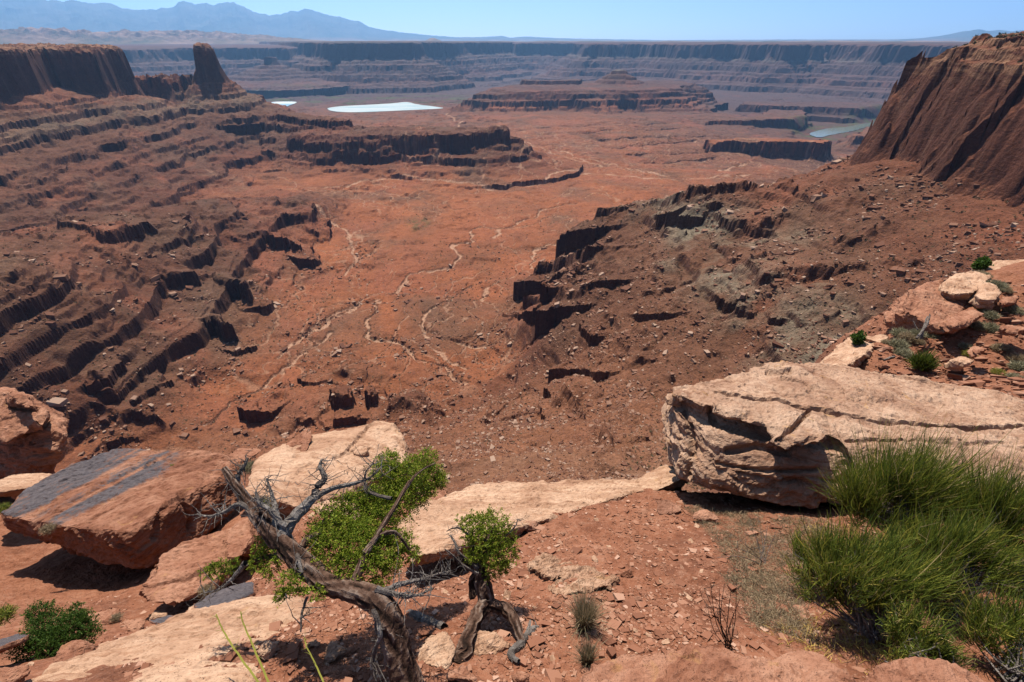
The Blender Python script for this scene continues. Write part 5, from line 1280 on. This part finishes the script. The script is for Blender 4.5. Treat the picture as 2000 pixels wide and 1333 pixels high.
for d_, nt in zip(dead, (34, 22, 22, 12, 26, 34, 34, 8, 12, 22, 16, 5, 8, 8)):
    tw = twigs([d_], nt, r, 0.035, 0.15, 0.0034, 2, 0.2, 0.25)
    V, F = tube_np([d_], 7); V2, F2 = tube_np(tw, 4)
    part_mesh('dead_branch', np.r_[V, V2], np.r_[F, F2 + len(V)], M_DEAD, T)
V, F = tube_np(twigs([trunk], 34, r, 0.05, 0.15, 0.003, 1, 0.0, 0.15), 4)
o = part_mesh('twigs', V, F, M_DEAD, T); o['kind'] = 'stuff'
CL = px_clumps([(648, 1030, 3.1, 44), (690, 1012, 3.2, 50), (735, 1030, 3.15, 46), (700, 1060, 3.02, 52), (650, 1075, 2.98, 44), (745, 1075, 3.0, 40), (725, 1115, 2.9, 42), (680, 1105, 2.9, 34), (775, 1060, 3.1, 30), (800, 1080, 3.1, 20), (625, 1050, 3.0, 28), (765, 1110, 2.95, 20),
                (755, 925, 3.45, 34), (795, 935, 3.5, 44), (780, 975, 3.4, 48), (745, 985, 3.3, 40), (815, 960, 3.5, 34), (830, 900, 3.6, 26), (842, 935, 3.6, 30), (760, 900, 3.5, 22), (858, 942, 3.62, 16), (720, 975, 3.25, 26),
                (515, 1068, 3.0, 22), (505, 1098, 3.0, 20), (530, 1108, 2.95, 20), (545, 1088, 2.9, 14), (565, 1140, 2.78, 24), (550, 1165, 2.76, 16), (428, 1112, 3.1, 20), (405, 1118, 3.1, 12), (455, 1105, 3.05, 14), (618, 1160, 2.76, 16), (590, 1155, 2.76, 12), (690, 985, 3.2, 22)])
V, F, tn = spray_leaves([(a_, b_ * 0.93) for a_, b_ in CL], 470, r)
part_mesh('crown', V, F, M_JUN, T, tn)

# ---- the small juniper
r = np.random.default_rng(22)
bs = on_ground(900, 1292)
T = empty('juniper_tree', bs, 'small upright juniper with one tuft of foliage on a bent trunk', 'tree')
t1 = px_path([(896, 1298, 2.98, 17), (915, 1250, 3.08, 15), (938, 1200, 3.2, 14), (954, 1178, 3.28, 15), (950, 1140, 3.3, 15), (944, 1105, 3.32, 10), (948, 1070, 3.36, 7), (960, 1030, 3.4, 4)], 50, 0.05, 5)
t2 = px_path([(954, 1182, 3.28, 13), (985, 1195, 3.24, 12), (1005, 1215, 3.18, 10), (1015, 1245, 3.1, 7), (1022, 1270, 3.04, 3)], 26, 0.08, 6)
t3 = px_path([(944, 1105, 3.32, 7), (925, 1080, 3.34, 5), (920, 1040, 3.38, 3)], 16, 0.1, 7); t4 = px_path([(925, 1165, 3.3, 7), (922, 1135, 3.32, 7), (935, 1110, 3.33, 4)], 16, 0.1, 8)
barky([t1, t2, t3, t4], 20, 0.26, 1711, T)
dd = [px_path(a, 18, 0.2, 60 + i) for i, a in enumerate(([(935, 1110, 3.3, 4), (900, 1085, 3.3, 3), (888, 1060, 3.32, 2.5), (878, 1045, 3.34, 1.2)], [(935, 1120, 3.28, 3), (905, 1105, 3.26, 2.5), (885, 1085, 3.25, 1.6), (868, 1072, 3.25, 1)], [(920, 1045, 3.36, 3), (895, 1030, 3.38, 2), (872, 1038, 3.4, 1)], [(985, 1050, 3.4, 2), (1005, 1030, 3.42, 1.5), (1012, 1015, 3.44, 1)]))]
for d_ in dd:
    V, F = tube_np([d_] + twigs([d_], 11, r, 0.03, 0.10, 0.0022, 2, 0.2), 4)
    part_mesh('dead_branch', V, F, M_DEAD, T)
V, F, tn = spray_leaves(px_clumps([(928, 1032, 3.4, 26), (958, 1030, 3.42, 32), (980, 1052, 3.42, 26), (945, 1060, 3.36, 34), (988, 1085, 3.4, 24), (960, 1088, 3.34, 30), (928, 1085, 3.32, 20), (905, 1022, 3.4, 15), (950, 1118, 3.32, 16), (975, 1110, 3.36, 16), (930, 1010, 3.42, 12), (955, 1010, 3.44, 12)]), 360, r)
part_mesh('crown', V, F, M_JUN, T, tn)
# ---- low dark juniper at the lower left
r = np.random.default_rng(23)
def bushy(name, label, cl, base, mat, stems, seed, per=340, leaf=0.014, wid=0.0042, group=None):
    r = np.random.default_rng(seed)
    T = empty(name, base, label, 'shrub' if name != 'juniper_tree' else 'tree', group)
    V, F, tn = spray_leaves(cl, per, r, leaf, wid)
    pa = []
    for c_, R_ in cl:
        q = spline([base, (Vector(base) + Vector(c_)) / 2 + Vector(r.normal(0, R_ * 0.4, 3)), c_], 10); pa.append((q, np.linspace(R_ * 0.10 + 0.004, 0.003, 10)))
    V2, F2 = tube_np(pa, 5)
    part_mesh('trunk', V2, F2, M_BARK, T, np.full(len(V2), 0.45)); part_mesh('crown', V, F, mat, T, tn)
    return T
bushy('juniper_tree', 'low dark green juniper in the lower left corner', px_clumps([(75, 1198, 4.7, 22), (90, 1222, 4.65, 32), (125, 1232, 4.6, 34), (158, 1210, 4.65, 18), (152, 1228, 4.6, 26), (178, 1238, 4.6, 18), (55, 1262, 4.4, 26), (105, 1262, 4.45, 30), (80, 1250, 4.5, 28), (150, 1190, 4.7, 12)]), P(110, 1285, 4.5), M_JUND, 8, 24)
bushy('juniper_tree', 'tiny dark juniper at the left end of the lower bench', px_clumps([(1676, 662, 19.8, 9), (1680, 656, 19.9, 7)]), P(1677, 672, 19.7), M_JUND, 3, 25, 60, 0.07, 0.03)
bushy('juniper_tree', 'small dark juniper beside the stacked slabs at the right', px_clumps([(1916, 516, 24.2, 9), (1922, 512, 24.3, 8), (1910, 520, 24.0, 7)]), P(1917, 526, 24), M_JUND, 3, 26, 60, 0.08, 0.034)
bushy('shrub', 'pair of tiny green juniper sprigs peeping over the rim slab', px_clumps([(940, 962, 6.9, 10), (955, 956, 7.0, 8), (915, 974, 6.6, 8)]), P(940, 985, 6.7), M_JUN, 3, 27, 90, 0.03, 0.012)

def stems_bush(name, label, base, crown, n, r, mat, width=0.0035, upbias=0.8, cat='shrub', group=None, wood=0, spread0=0.06, litter=0, tone=(0.48, 0.30), bend=0.14, reach=(0.45, 1.06)):
    """broom-like bush: thin stems rising from a base towards an ellipsoid crown ((center), rx, ry, rz)"""
    base = Vector(base); c_, rx, ry, rz = crown
    T = empty(name, base, label, cat, group)
    d = r.normal(0, 1, (n, 3)); d /= np.linalg.norm(d, axis=1, keepdims=True); d[:, 2] = np.abs(d[:, 2]) * upbias + (1 - upbias) * d[:, 2]
    lob = 1 + 0.22 * fbm3(d * 2.3 + np.array(c_) * 2, 3, 1800)
    tip = np.array(c_) + d * np.array([rx, ry, rz]) * (r.uniform(reach[0], reach[1], n) * lob)[:, None]
    tip = tip + r.normal(0, 0.07, (n, 3)) * min(rx, rz)
    st = np.array(base) + r.normal(0, spread0 * (0.5 if cat == 'bush' else 1.6), (n, 3)) * [1, 1, 0.25]
    if cat == 'bush':                                                # woody limbs each ending in a broom of stems
        K = max(14, n // 75); dk = r.normal(0, 1, (K, 3)); dk /= np.linalg.norm(dk, axis=1, keepdims=True); dk[:, 2] = np.abs(dk[:, 2])
        ck = np.array(c_) + dk * np.array([rx, ry, rz]) * r.uniform(0.25, 0.78, K)[:, None] - [0, 0, rz * 0.30]
        ck[:, 2] = np.maximum(ck[:, 2], ground_at(ck[:, 0], ck[:, 1]) + 0.03)
        ki = r.integers(0, K, n); ax = dk * [0.45, 0.45, 0.5] + [0, 0, 0.75]; ax /= np.linalg.norm(ax, axis=1, keepdims=True)
        ln = 0.62 * rz * r.uniform(0.7, 1.25, K)
        st = ck[ki] + r.normal(0, 0.022, (n, 3))
        tip = st + (ax[ki] + r.normal(0, 0.24, (n, 3))) * (ln[ki] * r.uniform(0.55, 1.1, n))[:, None]
    s0 = (r.uniform(0.0, 0.35, n) if cat == 'bush' else r.uniform(0.2, 0.6, n))[:, None]
    a = st + (tip - st) * s0                                        # green stems leave the woody part low down
    m = 4; f = np.linspace(0, 1, m)
    arc = np.stack([np.zeros(n), np.zeros(n), np.linalg.norm(tip - st, axis=1) * bend * r.uniform(0.2, 1, n)], -1)
    jit = r.normal(0, 0.02, (n, 3))
    pts = np.stack([a + (tip - a) * q + (jit - arc * 0.5) * (4 * q * (1 - q)) for q in f], 1)
    side = np.cross(tip - a, r.normal(0, 1, (n, 3))); side /= np.linalg.norm(side, axis=1, keepdims=True) + 1e-9
    ww = width * r.uniform(0.7, 1.2, n)[:, None, None] * np.array([1, 0.9, 0.7, 0.25])[None, :, None]
    V = np.stack([pts - side[:, None] * ww, pts + side[:, None] * ww], 2).reshape(-1, 3)
    i = np.arange(n)[:, None] * (m * 2) + np.arange(m - 1)[None] * 2
    F = np.stack([i, i + 1, i + 3, i + 2], -1).reshape(-1, 4)
    tn = np.repeat(np.clip(r.normal(tone[0], tone[1], n), 0, 1), m * 2)
    part_mesh('stems', V, F, mat, T, tn)
    if wood:
        pa = []
        for _ in range(wood):
            j = r.integers(n); b0_ = np.array(base) + r.normal(0, 0.03, 3) if cat == 'bush' else st[j]
            q = spline([b0_, (b0_ + st[j]) * 0.5 + r.normal(0, 0.03, 3), st[j], st[j] + (tip[j] - st[j]) * 0.45], 9)[:9:1]; pa.append((q, np.linspace(width * 2.6, width * 0.7, 9)))
        V, F = tube_np(pa, 4); part_mesh('branches', V, F, M_DEAD, T)
    return T
r = np.random.default_rng(31)
B_ = 'green broom bushes on the right of the near rim'
def E(u, v, t): return tuple(P(u, v, t))
for lab, bp, cp, rr_, n, wood in (
        ('tall green broom bush fanning up against the layered block', (1780, 1050, 4.1), (1755, 972, 4.25), (0.68, 0.38, 0.62), 5200, 200),
        ('green broom bush at the right edge in front of the block', (1985, 1150, 3.7), (1965, 1040, 3.9), (0.42, 0.35, 0.62), 3600, 120),
        ('broad low broom bush with yellowish left side beside the bare dirt', (1700, 1230, 3.1), (1690, 1140, 3.2), (0.52, 0.34, 0.38), 4800, 200),
        ('small olive broom bush beside dry grass at the left of the bushes', (1620, 1150, 3.7), (1585, 1110, 3.75), (0.26, 0.2, 0.26), 1300, 25),
        ('broom bush filling the middle between the tall and the low bushes', (1850, 1190, 3.4), (1850, 1100, 3.5), (0.46, 0.35, 0.42), 3600, 160),
        ('low bright green broom bush at the bottom edge', (1800, 1330, 2.62), (1800, 1265, 2.75), (0.25, 0.2, 0.22), 1300, 20),
        ('broom bush cut off by the lower right corner', (1990, 1330, 2.75), (1990, 1260, 2.9), (0.30, 0.25, 0.32), 2600, 60)):
    stems_bush('broom_bush', lab, E(*bp), (E(*cp), *rr_), n, r, M_EPH, 0.0024, 0.75, 'bush', B_, wood, 0.10, 0, (0.47, 0.28))
# dry litter and dry grass on the ground (nobody could count it)
def blades(name, pts, r, mat, L, W, lean=0.8, per=1, kind='stuff', tone=(0.5, 0.28)):
    base = np.repeat(np.asarray(pts, float), per, 0); n = len(base)
    base = base + r.normal(0, L * 0.5, (n, 3)) * [1, 1, 0]; base[:, 2] = ground_at(base[:, 0], base[:, 1])
    d = r.normal(0, 1, (n, 3)) * [lean, lean, 0.4]; d[:, 2] = np.abs(d[:, 2]) + 0.12; d /= np.linalg.norm(d, axis=1, keepdims=True)
    ll = L * r.uniform(0.4, 1.3, n)[:, None]
    sd = np.cross(d, r.normal(0, 1, (n, 3))); sd /= np.linalg.norm(sd, axis=1, keepdims=True) + 1e-9
    mid = base + d * ll * 0.5 + r.normal(0, L * 0.08, (n, 3)); tip = base + d * ll - [0, 0, 1] * (ll * 0.2)
    V = np.stack([base - sd * W, base + sd * W, mid - sd * W, mid + sd * W, tip], 1).reshape(-1, 3)
    i = np.arange(n)[:, None] * 5
    F = [np.c_[i, i + 1, i + 3, i + 2], np.c_[i + 2, i + 3, i + 4]]
    o = mesh_np(name, V, F, mat); vattr(o, 'tone', np.repeat(np.clip(r.normal(*tone, n), 0, 1), 5)); tag(o, kind=kind)
    return o
def scatter_px(poly, n, r, noise=0.0):
    poly = np.array(poly, float); lo, hi = poly.min(0), poly.max(0); out = []
    while len(out) < n:
        u, v = r.uniform(lo[0], hi[0]), r.uniform(lo[1], hi[1])
        if inside(np.array([u]), np.array([v]), poly)[0] and fbm(np.array([u / 40]), np.array([v / 25]), 2, 1901)[0] > noise * r.uniform(-1, 1): out.append(tuple(on_ground(u, v)))
    return out
pts = scatter_px([(1330, 985), (1420, 1000), (1640, 1020), (1600, 1100), (1560, 1200), (1600, 1260), (1480, 1230), (1430, 1150), (1400, 1060)], 1500, r, 0.8)
blades('dry_grass', pts, r, M_STRAW, 0.065, 0.0014, 1.0, 14, tone=(0.4, 0.22))
pts = scatter_px([(1500, 1230), (1640, 1180), (1760, 1290), (1600, 1310)], 160, r) + scatter_px([(1560, 1020), (1900, 1060), (1880, 1110), (1600, 1060)], 200, r)
blades('fallen_stems', pts, r, M_LITTER, 0.09, 0.0018, 1.6, 5)
# ---- grass tuft, twig shrub, stalks
def tuft(name, label, base, h, spread, n, mats, r, width=0.0016, group=None, cat='grass tuft', droop=0.35):
    base = Vector(base); T = empty(name, base, label, cat, group)
    for pn, mat, nn, hh, tone in mats:
        a = r.uniform(0, 2 * PI, nn); sp = spread * np.abs(r.normal(0, 0.5, nn)); H_ = h * hh * r.uniform(0.5, 1.05, nn)
        st = np.array(base) + np.stack([np.cos(a), np.sin(a), 0 * a], -1) * (spread * 0.35 * np.sqrt(r.uniform(0, 1, nn)))[:, None]
        out = np.stack([np.cos(a), np.sin(a), 0 * a], -1) * sp[:, None]
        m = 4; q = np.linspace(0, 1, m)
        pts = np.stack([st + out * (s ** 1.6) + np.array([0, 0, 1]) * (H_ * (s - droop * s ** 3 * np.minimum(1, sp / spread)))[:, None] for s in q], 1)
        sd = np.cross(out + [0, 0, 0.01], r.normal(0, 1, (nn, 3))); sd /= np.linalg.norm(sd, axis=1, keepdims=True) + 1e-9
        ww = width * np.array([1, 0.85, 0.6, 0.15])[None, :, None]
        V = np.stack([pts - sd[:, None] * ww, pts + sd[:, None] * ww], 2).reshape(-1, 3)
        i = np.arange(nn)[:, None] * (m * 2) + np.arange(m - 1)[None] * 2
        part_mesh(pn, V, np.stack([i, i + 1, i + 3, i + 2], -1).reshape(-1, 4), mat, T, np.repeat(np.clip(r.normal(*tone, nn), 0, 1), m * 2))
    return T
gb = [('blades', M_STRAW, 420, 1.0, (0.6, 0.25)), ('dead_blades', M_SAGE, 420, 0.72, (0.4, 0.25))]
tuft('grass_tuft', 'tall dry bunch of grass with grey heart beside the layered outcrop', on_ground(1140, 1222), 0.34, 0.15, 0, gb, r)
tuft('grass_tuft', 'smaller dry bunch of grass just below the tall one', on_ground(1146, 1296), 0.22, 0.09, 0, [('blades', M_STRAW, 240, 1.0, (0.5, 0.25)), ('dead_blades', M_SAGE, 200, 0.8, (0.35, 0.25))], r)
def twig_shrub(label, base, tips, r, mat, rad, name='twig_shrub', cat='shrub'):
    T = empty(name, base, label, cat); pa = []
    for u, v, t in tips:
        e = P(u, v, t); mid = (Vector(base) * 0.55 + e * 0.45) + Vector(r.normal(0, 0.02, 3)) + Vector((0, 0, -0.02))
        pa.append((spline([Vector(base) + Vector(r.normal(0, 0.012, 3)), mid, e], 12), np.linspace(rad, rad * 0.35, 12)))
    V, F = tube_np(pa + twigs(pa, 40, r, 0.03, 0.10, rad * 0.5, 1, 0.8, 0.3), 4)
    part_mesh('stems', V, F, mat, T); return T
bt = on_ground(1425, 1268)
twig_shrub('bare dark twig shrub standing alone on the dirt above the bottom rock', bt, [(1375, 1150, 2.85), (1388, 1140, 2.85), (1395, 1165, 2.8), (1405, 1150, 2.85), (1415, 1140, 2.9), (1428, 1150, 2.9), (1438, 1142, 2.95), (1445, 1170, 2.9), (1380, 1180, 2.78), (1370, 1165, 2.8), (1400, 1200, 2.7), (1432, 1200, 2.75)], r, M_TWIG, 0.0034)
bt = on_ground(1490, 1100)
twig_shrub('grey bare twig shrub in the dry grass left of the broom bushes', bt, [(1425, 1040, 4.1), (1460, 1020, 4.3), (1480, 1012, 4.3), (1500, 1025, 4.3), (1515, 1040, 4.2), (1400, 1090, 3.9), (1440, 1070, 4.0), (1475, 1040, 4.2)], r, M_DEAD, 0.0036)
for i, (lab, pth) in enumerate((('longest yellow green stalk leaning left over the lower left slab', [(510, 1345, 2.5, 2.2), (470, 1290, 2.6, 1.9), (440, 1240, 2.7, 1.6), (422, 1200, 2.75, 1.1)]), ('yellow green stalk rising between two others at the bottom', [(530, 1345, 2.5, 2.2), (505, 1290, 2.6, 1.9), (480, 1235, 2.7, 1.6), (470, 1195, 2.75, 1.0)]),
        ('forked pale green stalk at the bottom next to the juniper trunk', [(640, 1345, 2.5, 1.8), (620, 1300, 2.6, 1.5), (600, 1265, 2.65, 1.2), (594, 1245, 2.7, 0.8)]))):
    q, rr_ = px_path(pth, 24, 0.3, 90 + i); T = empty('plant_stalk', q[0], lab, 'plant'); tw = twigs([(q, rr_)], 9, r, 0.02, 0.06, 0.0014, 1, 0.5, 0.4)
    V, F = tube_np([(q, rr_)] + tw, 5); part_mesh('stem', V, F, M_YEL, T, np.full(len(V), 0.5))
# ---- dead wood
def dead_wood(label, paths, name, cat, tw=0, seed=0):
    r = np.random.default_rng(seed); pa = [px_path(p_, 22, 0.15, seed + i) for i, p_ in enumerate(paths)]
    c0 = Vector(pa[0][0][0]); T = tag(bpy.data.objects.new(name, None), label, cat); bpy.data.objects.remove(T)
    V, F = tube_np(pa + (twigs(pa, tw, r, 0.03, 0.1, 0.003, 1, 0.1, 0.1) if tw else []), 8)
    ctr = V.mean(0); o = mesh_np(name, V - ctr + 0.004 * fbm3(np.c_[V[:, :2] / 0.02, V[:, 2] / 0.06], 3, 1950)[:, None], F, M_DEAD); o.location = ctr
    return tag(o, label, cat)
def gpx(u, v, w_, up=0.01):
    p = on_ground(u, v, up); return (u, v, p.y * CP - p.z * SP - 0.02, w_)
dead_wood('short grey log lying on the dirt between the two junipers', [[gpx(798, 1192, 7), gpx(820, 1203, 10), gpx(842, 1214, 10), gpx(868, 1226, 8)]], 'log', 'log', 0, 301)
dead_wood('pale curved dead root on the dirt right of the small juniper', [[gpx(1012, 1292, 4), gpx(998, 1280, 7), gpx(1004, 1266, 8), gpx(1020, 1252, 8), gpx(1030, 1236, 5), gpx(1036, 1212, 2)], [gpx(1024, 1248, 6), gpx(1042, 1232, 7), gpx(1050, 1222, 3)]], 'dead_root', 'dead wood', 16, 305)
dead_wood('bare black and grey snag at the foot of the tilted red block', [[(1800, 662, 19.3, 3), (1806, 635, 19.5, 2), (1812, 618, 19.6, 1)], [(1790, 662, 19.2, 2.4), (1812, 632, 19.4, 2.2), (1816, 614, 19.5, 1)], [(1792, 645, 19.2, 1.5), (1784, 628, 19.3, 0.8)]], 'dead_snag', 'dead tree', 10, 309)
dead_wood('grey dead stick lying on the lower bench left of the dark shrub', [[gpx(1725, 703, 1.5, .05), gpx(1745, 697, 2, .05), gpx(1762, 701, 1.5, .05)]], 'dead_stick', 'dead wood', 4, 313)

# ---- brush on the lower bench and between the boulders
def dome(name, label, base, w_, h_, n, mat, r, group=None, cat='shrub', tone=(0.5, 0.25), width=None):
    c_ = Vector(base) + Vector((0, 0, h_ * 0.15))
    return stems_bush(name, label, base, (tuple(c_), w_, w_ * 0.9, h_), n, r, mat, width or w_ * 0.022, 0.95, cat, group, 0, w_ * 0.22, 0, tone, 0.05, (0.6, 1.05))
G_ = 'grey green brush on the lower bench'
pro = {}
brush = [(1758, 650, 16, 's'), (1770, 658, 13, 't'), (1790, 652, 14, 's'), (1822, 655, 12, 's'), (1753, 672, 17, 's'), (1762, 688, 18, 's'), (1785, 664, 10, 't'), (1795, 667, 9, 't'), (1682, 678, 12, 's'), (1830, 632, 10, 't'), (1850, 636, 14, 's'), (1875, 632, 10, 't'), (1906, 637, 14, 's'), (1935, 640, 14, 's'), (1945, 558, 18, 's'), (1965, 567, 9, 't'), (1932, 616, 14, 's'),
         (1975, 604, 16, 's'), (1885, 677, 11, 's'), (1892, 690, 12, 'y'), (1950, 680, 13, 't'), (1962, 678, 11, 't'), (1990, 715, 18, 's'), (1985, 700, 14, 't'), (1948, 727, 13, 'y'), (1980, 735, 12, 's'), (1998, 742, 12, 't'), (1915, 600, 10, 'y'), (1926, 597, 12, 't'), (1916, 535, 13, 't'), (1925, 541, 12, 's'), (1670, 706, 8, 't'), (1730, 668, 8, 't')]
for i, (u, v, hw, kd) in enumerate(brush):
    p = on_ground(u, v + hw * 0.35); w_ = 1.3 * hw / FPX * (p.y * CP - p.z * SP)
    if kd not in pro:
        lb = {'s': 'rounded grey green brush, one of many on the lower red bench', 't': 'small tan dry brush tuft, one of several on the lower red bench', 'y': 'small yellow green brush on the lower red bench'}[kd]
        o = dome('brush', lb, p, 1.0, 0.72, 900, {'s': M_SAGE, 't': M_STRAW, 'y': M_EPH}[kd], r, G_ + {'s': '', 't': ' with dry tops', 'y': ' with yellow tips'}[kd], tone={'s': (0.5, 0.25), 't': (0.6, 0.2), 'y': (0.75, 0.2)}[kd])
        pro[kd] = o
    else:
        o = pro[kd].copy(); COL.objects.link(o)
        for ch in pro[kd].children:
            c2 = ch.copy(); COL.objects.link(c2); c2.parent = o
    o.location = p; o.scale = (w_, w_, w_ * rs.uniform(0.8, 1.15)); o.rotation_euler = (0, 0, rs.uniform(0, 6.28))
p = on_ground(1796, 722)
stems_bush('shrub', 'upright dark green shrub alone on the lower bench behind the layered block', p, (tuple(p + Vector((0, 0, 0.25))), 0.55, 0.45, 0.55), 900, r, M_EPH, 0.014, 0.9, 'shrub', None, 12, 0.05, 0, (0.2, 0.15))
for u, v, t, hw, m_, lb in ((512, 978, 7.4, 24, M_EPH, 'green shrub in the gap behind the dead juniper limbs'), (490, 908, 8.9, 20, M_SAGE, 'grey shrub on the edge of the big pale boulder'), (548, 950, 8.2, 20, M_SAGE, 'grey shrub half way up the big pale boulder'),
                            (10, 1195, 5.2, 26, M_EPH, 'olive shrub at the left edge above the dark juniper'), (335, 912, 9.6, 9, M_EPH, 'tiny tuft growing on top of the varnished boulder'), (95, 1030, 7.7, 16, M_STRAW, 'dry tuft on the front edge of the varnished boulder'),
                            (8, 990, 8.4, 16, M_EPH, 'green tuft at the left edge under the pale flat rock'), (228, 1205, 5.1, 10, M_STRAW, 'dry tuft between the rounded red rocks'), (405, 1150, 5.6, 18, M_STRAW, 'dry tuft beside the rounded reddish boulder'), (520, 1000, 6.9, 16, M_STRAW, 'straw tuft below the green shrub in the gap')):
    w_ = hw / FPX * t
    p = P(u, v + hw * 0.4, t)
    dome('shrub', lb, p, w_, w_ * 0.8, 500, m_, r)
